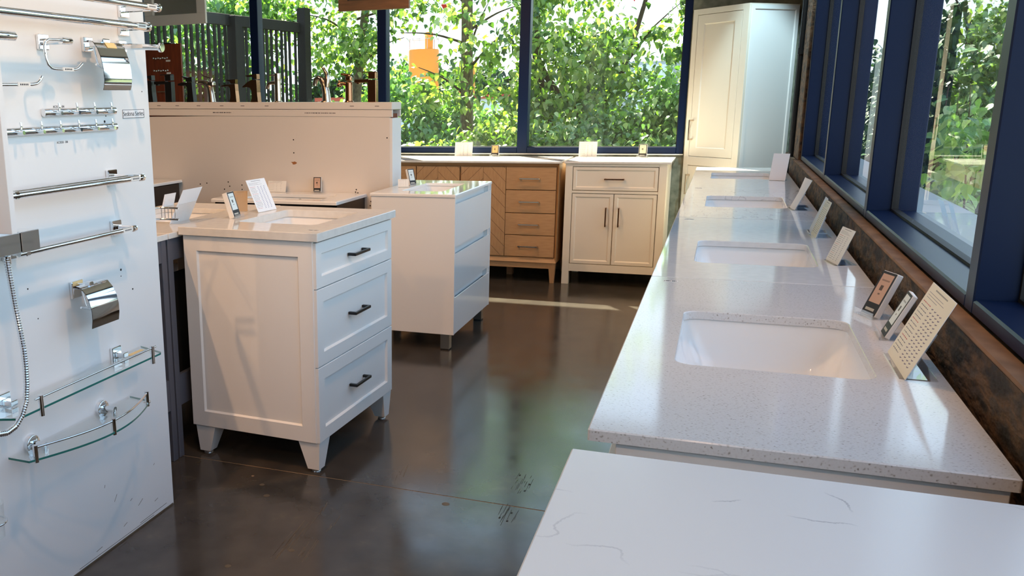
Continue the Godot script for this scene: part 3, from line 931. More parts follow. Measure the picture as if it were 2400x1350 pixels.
func faucet_partition() -> void:
	var o := thing("faucet_partition", "low scuffed white display partition carrying a row of faucets", "partition", Vector3(-3.0, 0, -5.28))
	# local x from -1.4 to 1.194, z from -0.08 to 0.08
	bpart(o, "panel", Vector3(-1.4, 0, 0.062), Vector3(1.176, 1.30, 0.08), M.board_white)
	bpart(o, "panel", Vector3(-1.4, 0, -0.08), Vector3(1.176, 1.30, -0.062), M.board_white)
	bpart(o, "end_board", Vector3(1.176, 0, -0.08), Vector3(1.194, 1.275, 0.08), M.panel_white, 0.001)
	var hole := MB.new()
	hole.bar(Vector3(1.10, 1.275, -0.062), Vector3(1.176, 1.30, 0.062))
	part(o, "blocking", hole, M.ply)
	var mb := MB.new()
	var mid := Vector3(-0.103, ledge_y(-3.103), 0)
	mb.t = Transform3D(LEDGE, mid)
	mb.box(Vector3(0, -0.021, 0), Vector3(2.594, 0.042, 0.172), 0.002)
	part(o, "ledge_cap", mb, M.board_white)
	mb = MB.new()
	mb.t = Transform3D(LEDGE, mid)
	mb.box(Vector3(0.0, -0.0645, 0.074), Vector3(2.594, 0.041, 0.018), 0.001)
	mb.box(Vector3(0.0, -0.0645, -0.074), Vector3(2.594, 0.041, 0.018), 0.001)
	part(o, "rail", mb, M.board_white)
	# printed names on the rail and little code labels on the cap
	var lr := RandomNumberGenerator.new()
	lr.seed = 5
	for t in [[-2.95, 0.13, 0.020, 0.006], [-2.27, 0.20, 0.030, 0.005]]:   # two long paper labels on the rail, their print too small to read
		var x: float = t[0]
		mb = MB.new()
		mb.t = Transform3D(LEDGE, Vector3(x + 3.0, ledge_y(x) - 0.064, 0.0832))
		mb.box(Vector3.ZERO, Vector3(t[1] * 1.3, t[2], 0.0006))
		var lab := part(o, "rail_label", mb, M.board_white)
		mb = MB.new()
		mb.t = Transform3D(LEDGE, Vector3(x + 3.0, ledge_y(x) - 0.064, 0.0836))
		var dx: float = -t[1] / 2
		while dx < t[1] / 2:
			var w := lr.randf_range(0.003, 0.009)
			mb.box(Vector3(dx, 0.0, 0.0), Vector3(w, t[3] * lr.randf_range(0.7, 1.0), 0.0004))
			dx += w + lr.randf_range(0.0015, 0.004)
		part(lab, "print", mb, M.ink)
	for x in [-3.42, -3.28, -3.12, -2.95, -2.80, -2.63, -2.06, -1.90]:
		mb = MB.new()
		mb.t = Transform3D(LEDGE, Vector3(x + 3.0, ledge_y(x) - 0.022, 0.0863))
		for k in 5:
			mb.box(Vector3(-0.011 + k * 0.0055, 0.0, 0.0), Vector3(0.0038, 0.004 + 0.001 * (k % 2), 0.0004))
		part(o, "code_print", mb, M.ink)
	# screw holes, a torn patch
	for p in [[-3.14, 0.865], [-3.09, 0.872], [-2.93, 0.882], [-2.92, 0.855], [-2.83, 0.864], [-2.78, 0.862], [-2.83, 0.836], [-2.70, 0.885], [-2.96, 0.835], [-2.455, 1.15], [-2.455, 1.07], [-2.04, 0.85], [-2.045, 0.835], [-1.945, 0.78], [-1.95, 0.755], [-2.03, 0.83], [-1.84, 1.16]]:
		mb = MB.new()
		mb.t = Transform3D(Basis(Vector3.RIGHT, PI / 2), Vector3(p[0] + 3.0, p[1], 0.0795))
		mb.lathe([[0.0045, 0.0], [0.0045, 0.001]], 8)
		part(o, "screw_hole", mb, M.hole)
	mb = MB.new()
	mb.prism(PackedVector2Array([Vector2(-0.022, 0.006), Vector2(-0.012, -0.001), Vector2(-0.008, -0.010), Vector2(0.006, -0.009), Vector2(0.02, -0.002), Vector2(0.017, 0.004), Vector2(0.004, 0.009), Vector2(-0.006, 0.006)]), 0.0798, 0.0806)
	var st := part(o, "torn_patch", mb, M.stain)
	st.position = Vector3(0.545, 1.008, 0)
	faucets()

func silhouette(o: Node, called: String, pts: Array, depth: float, m: Material) -> void:
	var mb := MB.new()
	var poly := PackedVector2Array()
	for p in pts:
		poly.append(Vector2(p[0], p[1]))
	mb.prism(poly, -depth / 2, depth / 2)
	part(o, called, mb, m)

func faucets() -> void:
	var list := [
		["waterfall", -3.51, "black_metal", "black waterfall faucet nearest the fittings panel"],
		["square", -3.364, "black_metal", "tall black square faucet with flat lever"],
		["curved", -3.201, "black_metal", "black faucet with a slanted lever, third on the ledge"],
		["pin", -3.051, "nickel", "bronze toned faucet with a thin raised pin lever"],
		["short", -2.886, "bronze", "shortest bronze faucet, with a thin flat spout"],
		["waterfall", -2.733, "bronze", "bronze waterfall faucet with a broad curved spout"],
		["round", -2.577, "nickel", "slim round nickel faucet with a bent pipe spout"],
		["swan", -2.255, "nickel", "swan necked faucet with a tall curved lever, tallest on the ledge"],
		["lever", -2.10, "bronze", "round bodied bronze faucet with a forward lever and ball spout tip"],
		["square", -1.946, "bronze", "square bronze faucet at the right end of the ledge"],
	]
	for f in list:
		var x: float = f[1]
		var m: Material = M[f[2]]
		var o := thing("faucet", f[3], "faucet", Vector3(x, ledge_y(x), -5.25), 0.0, "faucets on the partition ledge")
		var mb := MB.new()
		match f[0]:
			"waterfall":
				silhouette(o, "body", [[-0.027, 0.0], [0.027, 0.0], [0.022, 0.06], [0.020, 0.135], [-0.01, 0.138], [-0.04, 0.125], [-0.078, 0.098], [-0.08, 0.091], [-0.048, 0.094], [-0.026, 0.088], [-0.018, 0.07], [-0.016, 0.03]], 0.05, m)
				silhouette(o, "lever", [[-0.062, 0.163], [0.021, 0.171], [0.022, 0.14], [0.008, 0.139], [-0.002, 0.150], [-0.02, 0.158], [-0.045, 0.155]], 0.042, m)
			"square":
				mb.bar(Vector3(-0.026, 0.0, -0.022), Vector3(0.026, 0.13, 0.022), 0.002)
				mb.bar(Vector3(-0.11, 0.115, -0.018), Vector3(-0.02, 0.134, 0.018), 0.002)
				mb.bar(Vector3(-0.10, 0.108, -0.012), Vector3(-0.082, 0.116, 0.012), 0.001)
				part(o, "body", mb, m)
				mb = MB.new()
				mb.bar(Vector3(-0.022, 0.136, -0.022), Vector3(0.024, 0.172, 0.022), 0.002)
				mb.bar(Vector3(-0.062, 0.172, -0.016), Vector3(0.024, 0.177, 0.016), 0.001)
				part(o, "lever", mb, m)
			"curved":
				silhouette(o, "body", [[-0.026, 0.0], [0.026, 0.0], [0.02, 0.08], [0.018, 0.125], [-0.05, 0.126], [-0.085, 0.118], [-0.088, 0.108], [-0.06, 0.104], [-0.03, 0.107], [-0.02, 0.095], [-0.018, 0.06]], 0.045, m)
				silhouette(o, "lever", [[-0.055, 0.165], [-0.06, 0.161], [-0.03, 0.148], [-0.026, 0.127], [0.018, 0.127], [0.016, 0.16], [-0.01, 0.155], [-0.03, 0.158]], 0.036, m)
			"pin":
				mb.tube([Vector3(0, 0, 0), Vector3(-0.004, 0.05, 0), Vector3(-0.012, 0.095, 0), Vector3(-0.03, 0.118, 0), Vector3(-0.062, 0.126, 0), Vector3(-0.09, 0.122, 0)], [0.026, 0.022, 0.021, 0.018, 0.013, 0.011], 14)
				mb.bar(Vector3(-0.022, 0.10, -0.02), Vector3(0.024, 0.128, 0.02), 0.006)
				part(o, "body", mb, m)
				mb = MB.new()
				mb.cyl(Vector3(0.0, 0.128, 0), Vector3(0.0, 0.150, 0), 0.008)
				mb.tube([Vector3(0.01, 0.146, 0), Vector3(-0.03, 0.158, 0), Vector3(-0.06, 0.167, 0)], [0.006, 0.005, 0.004], 8)
				part(o, "lever", mb, m)
			"short":
				silhouette(o, "body", [[-0.026, 0.0], [0.026, 0.0], [0.020, 0.07], [0.018, 0.112], [-0.05, 0.109], [-0.075, 0.106], [-0.085, 0.096], [-0.07, 0.098], [-0.03, 0.100], [-0.018, 0.085], [-0.016, 0.04]], 0.044, m)
				silhouette(o, "lever", [[-0.055, 0.138], [0.02, 0.140], [0.018, 0.114], [-0.012, 0.114], [-0.022, 0.128]], 0.034, m)
			"round":
				mb.lathe([[0.027, 0.0], [0.027, 0.005], [0.021, 0.008], [0.020, 0.128], [0.021, 0.130], [0.021, 0.172], [0.019, 0.175]], 18)
				mb.tube([Vector3(-0.01, 0.118, 0), Vector3(-0.045, 0.118, 0), Vector3(-0.062, 0.112, 0), Vector3(-0.07, 0.096, 0), Vector3(-0.073, 0.082, 0)], 0.011, 12)
				part(o, "body", mb, m)
				mb = MB.new()
				mb.cyl(Vector3(-0.015, 0.163, 0), Vector3(-0.058, 0.164, 0), 0.005, 0.004, 8)
				part(o, "lever", mb, m)
			"swan":
				mb.tube([Vector3(0.008, 0, 0), Vector3(0.004, 0.06, 0), Vector3(-0.006, 0.105, 0), Vector3(-0.022, 0.136, 0), Vector3(-0.042, 0.146, 0), Vector3(-0.06, 0.136, 0), Vector3(-0.068, 0.112, 0), Vector3(-0.068, 0.098, 0)], [0.028, 0.024, 0.021, 0.018, 0.016, 0.015, 0.015, 0.015], 16)
				mb.lathe([[0.032, 0.0], [0.032, 0.006], [0.028, 0.008]], 18)
				part(o, "body", mb, m)
				mb = MB.new()
				mb.tube([Vector3(0.008, 0.09, 0), Vector3(0.014, 0.13, 0), Vector3(0.010, 0.165, 0), Vector3(-0.006, 0.195, 0), Vector3(-0.024, 0.211, 0)], [0.019, 0.018, 0.014, 0.008, 0.003], 12)
				part(o, "lever", mb, m)
			"lever":
				mb.lathe([[0.029, 0.0], [0.029, 0.005], [0.023, 0.008], [0.022, 0.112], [0.018, 0.122], [0.0, 0.125]], 18)
				mb.tube([Vector3(-0.01, 0.105, 0), Vector3(-0.04, 0.112, 0), Vector3(-0.058, 0.108, 0)], [0.013, 0.012, 0.013], 10)
				part(o, "body", mb, m)
				mb = MB.new()
				mb.t = Transform3D(Basis(), Vector3(-0.062, 0.09, 0))
				mb.lathe([[0.012, 0.0], [0.016, 0.006], [0.016, 0.018], [0.008, 0.026], [0.004, 0.04]], 14)
				part(o, "spout_tip", mb, m)
				mb = MB.new()
				mb.bar(Vector3(-0.018, 0.125, -0.018), Vector3(0.02, 0.152, 0.018), 0.006)
				mb.tube([Vector3(0.01, 0.152, 0), Vector3(-0.02, 0.160, 0), Vector3(-0.05, 0.166, 0)], [0.012, 0.009, 0.005], 10)
				part(o, "lever", mb, m)

# ------------------------------------------------------------------ wall hung vanities before the partition
func wall_hung_vanities() -> void:
	var o := thing("wall_hung_vanity", "dark brown wall-hung vanity with broad white ceramic sink top on the partition", "vanity", Vector3(-2.375, 0.35, -5.198))
	var hole := [0.02, 0.27, 0.50, 0.28, 0.03]
	var ct := part(o, "sink_top", counter_mesh(-0.405, 0.405, 0.0, 0.485, 0.459, 0.479, hole, 0.005), M.ceramic)
	add_basin(ct, hole, 0.459, 0.10)
	var mb := MB.new()
	mb.bar(Vector3(-0.39, 0.0, 0.0), Vector3(0.39, 0.36, 0.46))
	for s in [-1.0, 1.0]:
		mb.bar(Vector3(s * 0.39, 0.36, 0.0), Vector3(s * 0.372, 0.459, 0.46))
	mb.bar(Vector3(-0.39, 0.36, 0.442), Vector3(0.39, 0.459, 0.46))
	part(o, "body", mb, M.espresso)
	for k in 2:
		bpart(o, "drawer", Vector3(-0.388, 0.01 + 0.22 * k, 0.46), Vector3(0.388, 0.22 + 0.22 * k, 0.478), M.espresso, 0.002)
	mb = MB.new()
	mb.t = Transform3D(Basis(Vector3.RIGHT, PI / 2), Vector3(0.02, 0.437, 0.134))
	mb.lathe([[0.014, 0.0], [0.014, 0.004], [0.009, 0.006], [0.007, 0.002]], 14)
	part(ct, "overflow_ring", mb, M.chrome)
	o = thing("wall_hung_vanity", "dark wall-hung vanity with thin white top beside the left end of the partition", "vanity", Vector3(-3.27, 0.35, -4.72), PI / 2)
	var hole2 := [0.0, -0.26, 0.5, 0.3, 0.03]
	ct = part(o, "sink_top", counter_mesh(-0.47, 0.47, -0.52, 0.0, 0.526, 0.543, hole2, 0.004), M.ceramic)
	add_basin(ct, hole2, 0.526, 0.10)
	mb = MB.new()
	mb.bar(Vector3(-0.455, 0.0, -0.515), Vector3(0.452, 0.42, -0.02))
	mb.bar(Vector3(-0.455, 0.42, -0.035), Vector3(0.452, 0.526, -0.02))
	mb.bar(Vector3(0.435, 0.42, -0.515), Vector3(0.452, 0.526, -0.035))
	mb.bar(Vector3(-0.455, 0.42, -0.515), Vector3(-0.438, 0.526, -0.035))
	part(o, "body", mb, M.espresso)
	for k in 2:
		bpart(o, "drawer", Vector3(-0.452, 0.01 + 0.26 * k, -0.02), Vector3(0.44, 0.26 + 0.26 * k, -0.008), M.espresso, 0.001)

# ------------------------------------------------------------------ oak vanity below the back window
func oak_vanity() -> void:
	var o := thing("oak_vanity", "wide oak vanity with chevron doors and four-drawer stacks under the back window", "vanity", Vector3(-1.84, 0, -6.885))
	# local: front +z at 0, x from -0.755 to 0.755
	part(o, "countertop", counter_mesh(-0.765, 0.757, -0.60, 0.012, 0.900, 0.916, null, 0.002), M.quartz_warm)
	bpart(o, "body", Vector3(-0.745, 0.161, -0.585), Vector3(0.735, 0.90, -0.03), M.oak)
	# picture frame front with mitred corners, its faces sloping in to the drawers
	var outer := [Vector3(-0.755, 0.155, 0), Vector3(0.745, 0.155, 0), Vector3(0.745, 0.90, 0), Vector3(-0.755, 0.90, 0)]
	var inner := [Vector3(-0.737, 0.192, -0.024), Vector3(0.727, 0.192, -0.024), Vector3(0.727, 0.874, -0.024), Vector3(-0.737, 0.874, -0.024)]
	for k in 4:
		var l := (k + 1) % 4
		var mb := MB.new()
		mb.flat(outer[k], outer[l], inner[l], inner[k])
		mb.flat(outer[k] - Vector3(0, 0, 0.03), outer[l] - Vector3(0, 0, 0.03), outer[l], outer[k])
		part(o, "frame_rail" if k % 2 == 0 else "frame_stile", mb, M.oak_flat if k % 2 == 0 else M.oak)
	bpart(o, "side_panel", Vector3(-0.755, 0.155, -0.585), Vector3(-0.745, 0.90, -0.03), M.oak)
	bpart(o, "side_panel", Vector3(0.735, 0.155, -0.585), Vector3(0.745, 0.90, -0.03), M.oak)
	# drawers
	var hm := bar_handle(0.15, 0.005, 0.034)
	for sx in [-1.0, 1.0]:
		for d in [[0.704, 0.871], [0.530, 0.698], [0.362, 0.524], [0.196, 0.357]]:
			var x0 := 0.352 if sx > 0 else -0.735
			var p := bpart(o, "drawer", Vector3(x0, d[0], -0.03), Vector3(x0 + 0.373, d[1], -0.008), M.oak_flat, 0.0015)
			var h := mpart(p, "handle", hm, M.nickel, "brushed bar handle")
			h.position = Vector3(x0 + 0.1865 - 0.006, (d[0] + d[1]) / 2, -0.008)
	# doors of chevron planks
	for k in 2:
		var x0: float = [-0.358, 0.0][k] + 0.004
		var w := 0.345
		var door := bpart(o, "door", Vector3(x0, 0.196, -0.03), Vector3(x0 + w, 0.871, -0.014), M.wood_brown)
		var rect := PackedVector2Array([Vector2(x0, 0.196), Vector2(x0 + w, 0.196), Vector2(x0 + w, 0.871), Vector2(x0, 0.871)])
		var mid := x0 + w * 0.5
		for side in [-1.0, 1.0]:
			for i in 13:
				var y: float = 0.05 + i * 0.098 - (0.049 if side < 0 else 0.0)
				var strip := PackedVector2Array([Vector2(mid + side * 0.001, y), Vector2(mid + side * 0.4, y - 0.4), Vector2(mid + side * 0.4, y - 0.4 + 0.0948), Vector2(mid + side * 0.001, y + 0.0948)])
				for poly in Geometry2D.intersect_polygons(rect, strip):
					var mb := MB.new()
					mb.prism(poly, -0.014, -0.0085)
					part(door, "plank", mb, M.oak)
	# base and legs
	bpart(o, "base_rail", Vector3(-0.735, 0.109, -0.035), Vector3(0.735, 0.155, -0.012), M.oak_flat, 0.001)
	bpart(o, "base_rail", Vector3(-0.735, 0.109, -0.56), Vector3(0.735, 0.155, -0.54), M.oak_flat, 0.001)
	for sx in [-1.0, 1.0]:
		for sz in [-1.0, 1.0]:
			var l := part(o, "leg", taper_leg(0.052, 0.03, 0.16, sx, sz), M.oak)
			l.position = Vector3(sx * 0.740, 0, -0.006 if sz > 0 else -0.575)
	for x in [-0.36, 0.34]:
		bpart(o, "leg", Vector3(x - 0.025, 0, -0.33), Vector3(x + 0.025, 0.16, -0.28), M.oak, 0.002)

# ------------------------------------------------------------------ white two door vanity under the back window
func white_back_vanity() -> void:
	var o := thing("two_door_vanity", "white vanity with one drawer and two doors under the back window", "vanity", Vector3(-0.70, 0, -6.905))
	part(o, "countertop", counter_mesh(-0.36, 0.378, -0.585, 0.012, 0.900, 0.916, null, 0.002), M.quartz_warm)
	bpart(o, "body", Vector3(-0.345, 0.105, -0.57), Vector3(0.345, 0.90, -0.024), M.white_warm)
	# face frame
	bpart(o, "stile", Vector3(-0.352, 0.0, -0.05), Vector3(-0.301, 0.90, 0.0), M.white_warm, 0.0015)
	bpart(o, "stile", Vector3(0.298, 0.0, -0.05), Vector3(0.352, 0.90, 0.0), M.white_warm, 0.0015)
	bpart(o, "rail", Vector3(-0.301, 0.880, -0.024), Vector3(0.298, 0.90, 0.0), M.white_warm)
	bpart(o, "rail", Vector3(-0.301, 0.686, -0.024), Vector3(0.298, 0.703, 0.0), M.white_warm)
	bpart(o, "rail", Vector3(-0.301, 0.102, -0.024), Vector3(0.298, 0.157, 0.0), M.white_warm)
	for s in [-1.0, 1.0]:
		bpart(o, "leg", Vector3(s * 0.352 , 0.0, -0.57), Vector3(s * 0.302, 0.105, -0.52), M.white_warm, 0.0015)
		var mb := MB.new()
		mb.t = Transform3D(Basis(Vector3.UP, s * PI / 2), Vector3(s * 0.352, 0.502, -0.31))
		mb.shaker(0.52, 0.795, 0.05, 0.007, 0.004)
		part(o, "side_panel", mb, M.white_warm)
	var mb := MB.new()
	mb.t = Transform3D(Basis(), Vector3(-0.0015, 0.7915, -0.003))
	mb.shaker(0.590, 0.168, 0.020, 0.02, 0.006, 0.008)
	var d := part(o, "drawer", mb, M.white_warm)
	var h := mpart(d, "handle", bar_handle(0.14, 0.005, 0.03), M.bronze, "bronze bar handle")
	h.position = Vector3(-0.003, 0.79, -0.003)
	for s in [-1.0, 1.0]:
		mb = MB.new()
		mb.t = Transform3D(Basis(), Vector3(-0.0015 + s * 0.149, 0.4215, -0.003))
		mb.shaker(0.292, 0.520, 0.022, 0.02, 0.006, 0.008)
		d = part(o, "door", mb, M.white_warm)
		h = mpart(d, "handle", bar_handle(0.14, 0.005, 0.03), M.bronze, "bronze bar handle")
		h.transform = Transform3D(Basis(Vector3(0, 0, 1), PI / 2), Vector3(-0.006 + s * 0.045, 0.515, -0.003))

# ------------------------------------------------------------------ tall cabinet set across the corner
func corner_cabinet() -> void:
	# nearest corner at (0.099, -7.1); door face runs back to the left, side face back to the right
	var o := thing("tall_linen_cabinet", "tall white linen cabinet standing diagonally in the corner between the windows", "cabinet", Vector3(0.099, 0, -7.1), deg_to_rad(-44.6))
	# local +z looks along the door's normal; the door spans x from -0.5 to 0, the side runs to -z
	# its back is cut to fit the corner
	var plan := PackedVector2Array([Vector2(-0.014, -0.022), Vector2(-0.50, -0.022), Vector2(-0.50, -0.055), Vector2(-0.10, -0.452), Vector2(-0.014, -0.452)])
	var bm := MB.new()
	bm.t = Transform3D(Basis(Vector3(1, 0, 0), Vector3(0, 0, 1), Vector3(0, 1, 0)), Vector3.ZERO)
	bm.prism(plan, 0.0, 1.965)
	part(o, "body", bm, M.white_warm)
	bpart(o, "stile", Vector3(-0.515, 0.0, -0.022), Vector3(-0.47, 1.968, 0.0), M.white_warm, 0.001)
	bpart(o, "stile", Vector3(-0.055, 0.0, -0.022), Vector3(0.0, 1.968, 0.0), M.white_warm, 0.001)
	for y in [[1.935, 1.968], [0.86, 0.925], [0.03, 0.10]]:
		bpart(o, "rail", Vector3(-0.47, y[0], -0.022), Vector3(-0.055, y[1], 0.0), M.white_warm, 0.001)
	for e in [[0.928, 1.932], [0.103, 0.857]]:
		var mb := MB.new()
		mb.t = Transform3D(Basis(), Vector3(-0.2625, (e[0] + e[1]) / 2, -0.001))
		mb.shaker(0.409, e[1] - e[0], 0.062, 0.02, 0.008, 0.006)
		var d := part(o, "door", mb, M.white_warm)
		var h := mpart(d, "handle", bar_handle(0.15, 0.005, 0.035), M.nickel, "slim bar handle")
		h.transform = Transform3D(Basis(Vector3(0, 0, 1), PI / 2), Vector3(-0.445, 1.12 if e[0] > 0.5 else 0.72, -0.001))
	for s in [1.0]:
		var mb := MB.new()
		mb.t = Transform3D(Basis(Vector3.UP, PI / 2), Vector3(0.0, 1.014, -0.242))
		mb.shaker(0.44, 1.908, 0.03, 0.014, 0.006, 0.006)
		part(o, "side_panel", mb, M.white)
	bm = MB.new()
	bm.t = Transform3D(Basis(Vector3(1, 0, 0), Vector3(0, 0, 1), Vector3(0, 1, 0)), Vector3.ZERO)
	bm.prism(PackedVector2Array([Vector2(0.0, 0.0), Vector2(-0.515, 0.0), Vector2(-0.515, -0.05), Vector2(-0.10, -0.462), Vector2(0.0, -0.462)]), 1.966, 1.974)
	part(o, "top_board", bm, M.white_warm)

# ------------------------------------------------------------------ frames and boards before the back window
func hanging_things() -> void:
	var o := thing("framed_mirror", "white framed mirror hanging at the left window, cut by the top of the picture", "mirror", Vector3(-4.63, 2.075, -7.40))
	for e in [[Vector3(-0.32, 0, 0), Vector3(0.32, 0.09, 0.03)], [Vector3(-0.32, 0.81, 0), Vector3(0.32, 0.90, 0.03)], [Vector3(-0.32, 0.09, 0), Vector3(-0.23, 0.81, 0.03)], [Vector3(0.23, 0.09, 0), Vector3(0.32, 0.81, 0.03)]]:
		bpart(o, "frame_rail", e[0], e[1], M.board_white, 0.003)
	bpart(o, "glass", Vector3(-0.23, 0.09, 0.006), Vector3(0.23, 0.81, 0.012), M.mirror)
	bpart(o, "back_board", Vector3(-0.30, 0.02, -0.02), Vector3(0.30, 0.88, 0.0), M.board_white)
	o = thing("wooden_frame", "brown mitred wooden frame hanging at the top before the window", "frame", Vector3(-2.47, 2.035, -6.7), deg_to_rad(6.0))
	for e in [[[-0.27, 0.0], [0.27, 0.0], [0.20, 0.07], [-0.20, 0.07]], [[-0.27, 0.7], [0.27, 0.7], [0.20, 0.63], [-0.20, 0.63]], [[-0.27, 0.0], [-0.20, 0.07], [-0.20, 0.63], [-0.27, 0.7]], [[0.27, 0.0], [0.20, 0.07], [0.20, 0.63], [0.27, 0.7]]]:
		silhouette(o, "frame_rail", e, 0.05, M.wood_brown)
	bpart(o, "back_board", Vector3(-0.205, 0.065, -0.02), Vector3(0.205, 0.635, -0.01), M.espresso)
	for x in [-0.15, 0.15]:
		var mb := MB.new()
		mb.cyl(Vector3(x, 0.69, 0), Vector3(x, 1.265, 0), 0.002, -1.0, 6)
		part(o, "hanging_wire", mb, M.steel)
	o = thing("knob_board", "reddish brown wooden board with rows of small knobs behind the black faucets", "display board", Vector3(-4.70, 0, -7.25))
	bpart(o, "board", Vector3(-0.215, 0.0, -0.02), Vector3(0.19, 1.905, 0.0), M.wood_red, 0.001)
	bpart(o, "top_clip", Vector3(-0.16, 1.905, -0.02), Vector3(0.10, 1.913, 0.012), M.black_metal)
	for r in 3:
		for k in 7:
			var mb := MB.new()
			mb.t = Transform3D(Basis(Vector3.RIGHT, PI / 2), Vector3(-0.09 + k * 0.024, 1.785 - r * 0.108 - 0.004 * (k % 2), 0.0))
			mb.lathe([[0.004, 0.0], [0.004, 0.010], [0.010, 0.016], [0.009, 0.024], [0.002, 0.027]], 8)
			part(o, "knob", mb, M.chrome if r < 2 else M.nickel)
		bpart(o, "name_tag", Vector3(0.03, 1.752 - r * 0.108, 0.0), Vector3(0.075, 1.767 - r * 0.108, 0.002), M.tag)
	var mb := MB.new()
	mb.tube([Vector3(-0.06, 1.49, 0.03), Vector3(0.03, 1.49, 0.03)], 0.005, 8)
	mb.cyl(Vector3(0.03, 1.49, 0.0), Vector3(0.03, 1.49, 0.034), 0.006, -1.0, 8)
	part(o, "pull_bar", mb, M.nickel)

# ------------------------------------------------------------------ white display panel on the left with chrome fittings
func display_panel() -> void:
	var o := thing("display_panel", "tall white scuffed display panel hung with chrome bathroom fittings, at the left edge", "display panel", Vector3(-1.725, 0, -1.5))
	bpart(o, "board", Vector3(-0.025, 0.0, -1.025), Vector3(0.025, 2.7, 1.0), M.panel_white, 0.0015)
	bpart(o, "floor_trim", Vector3(0.025, 0.0, -1.02), Vector3(0.0253, 0.006, 1.0), M.scuff)
	for p in [[0.88, -2.314, 0.004], [0.86, -2.312, 0.002], [0.808, -2.369, 0.003], [0.901, -1.894, 0.0025], [0.812, -1.923, 0.002], [1.333, -2.287, 0.004], [1.349, -2.295, 0.002], [1.42, -2.49, 0.002]]:
		var mb := MB.new()
		mb.t = Transform3D(Basis(Vector3(0, 0, 1), -PI / 2), Vector3(0.0246, p[0], p[1] + 1.5))
		mb.lathe([[p[2], 0.0], [p[2], 0.0009]], 8)
		part(o, "screw_hole", mb, M.hole)
	for p in [[0.09, -2.33, 0.5, 0.03], [0.05, -2.24, 0.3, 0.02], [0.16, -2.2, 0.9, 0.025], [0.12, -2.28, 0.4, 0.012], [0.06, -2.42, 0.2, 0.02], [0.22, -2.15, 1.2, 0.01], [0.03, -2.1, 0.1, 0.03], [0.19, -2.42, 0.7, 0.008], [0.012, -2.2, 0.0, 0.4], [0.02, -2.4, 0.02, 0.16]]:
		var mb := MB.new()
		mb.t = Transform3D(Basis(Vector3.RIGHT, p[2]), Vector3(0.025, p[0], p[1] + 1.5))
		mb.box(Vector3(0, 0, 0), Vector3(0.0006, 0.0016, p[3]))
		part(o, "scuff", mb, M.scuff)
	var fin := thing("fin_board", "narrow white board standing out from the panel at the left picture edge", "board", Vector3(-1.70, 1.083, -1.70))
	bpart(fin, "board", Vector3(0.0, 0.0, -0.01), Vector3(0.15, 1.6, 0.008), M.panel_white, 0.001)
	# the series sign and the printed codes
	var side := Basis(Vector3.UP, PI / 2)
	var so := thing("series_sign", "small white sign reading Sedona Series near the right edge of the panel", "sign", Vector3(-1.725, 0, -1.5))
	var sg := bpart(so, "plate", Vector3(0.0256, 1.340, -0.992), Vector3(0.0268, 1.366, -0.878), M.paper)
	var fr := MB.new()
	for e in [[1.340, 1.3412, -0.992, -0.878], [1.3648, 1.366, -0.992, -0.878], [1.340, 1.366, -0.992, -0.9905], [1.340, 1.366, -0.8795, -0.878]]:
		fr.bar(Vector3(0.0268, e[0], e[2]), Vector3(0.0271, e[1], e[3]))
	part(sg, "border", fr, M.ink)
	text(sg, "lettering", "Sedona Series", 0.0175, Transform3D(side, Vector3(0.0272, 1.353, -0.935)), M.ink)
	for t in [["AC2020 - BN", 1.379, -2.085], ["AC2030 - BN", 1.282, -2.088]]:
		text(o, "code_lettering", t[0], 0.0085, Transform3D(side, Vector3(0.0253, t[1], t[2] + 1.5)), M.ink)

func fitting(called: String, label: String, category: String, y: float, z: float, group := "chrome fittings on the white panel") -> Node3D:
	return thing(called, label, category, Vector3(-1.70, y, z), 0.0, group)

func square_plate(o: Node, y := 0.0, z := 0.0, s := 0.045) -> void:
	bpart(o, "wall_plate", Vector3(0.0, y - s / 2, z - s / 2), Vector3(0.012, y + s / 2, z + s / 2), M.chrome, 0.002)

func round_plate(o: Node, y := 0.0, z := 0.0, r := 0.026) -> void:
	var mb := MB.new()
	mb.t = Transform3D(Basis(Vector3(0, 0, 1), -PI / 2), Vector3(0, y, z))
	mb.lathe([[r, 0.0], [r, 0.012], [r * 0.9, 0.015], [r * 0.45, 0.017]], 22)
	part(o, "wall_plate", mb, M.chrome)

func tag(o: Node, lo: Vector3, hi: Vector3, m: Material = null) -> void:
	var t := bpart(o, "price_tag", lo, hi, m if m else M.tag)
	var mb := MB.new()
	for k in 5:
		var z: float = lerpf(lo.z, hi.z, 0.18 + 0.14 * k)
		mb.bar(Vector3(hi.x, (lo.y + hi.y) / 2 - 0.002, z), Vector3(hi.x + 0.0003, (lo.y + hi.y) / 2 + 0.002, z + (hi.z - lo.z) * 0.08))
	part(t, "print", mb, M.ink)

func towel_bar(label: String, y: float, z: float, outs: Array, z_end: float, r: float) -> Node3D:
	var o := fitting("towel_bar", label, "towel bar", y, z)
	square_plate(o)
	square_plate(o, 0.0, z_end - z - 0.03)
	var far: float = outs[outs.size() - 1]
	for e in [0.0, z_end - z - 0.03]:
		bpart(o, "post", Vector3(0.01, -0.009, e - 0.009), Vector3(far + 0.008, 0.009, e + 0.009), M.chrome, 0.003)
	for x in outs:
		var mb := MB.new()
		mb.tube([Vector3(x, 0, -0.006), Vector3(x, 0, z_end - z)], r, 14)
		part(o, "rod", mb, M.chrome)
	var mb := MB.new()
	mb.tube([Vector3(far, 0, -0.018), Vector3(far, 0, -0.015), Vector3(far, 0, 0.0)], [r * 0.8, r * 1.3, r * 1.3], 14)
	part(o, "end_cap", mb, M.chrome)
	tag(o, Vector3(far + r * 0.75, -0.006, 0.008), Vector3(far + r * 1.02, 0.006, 0.055))
	return o

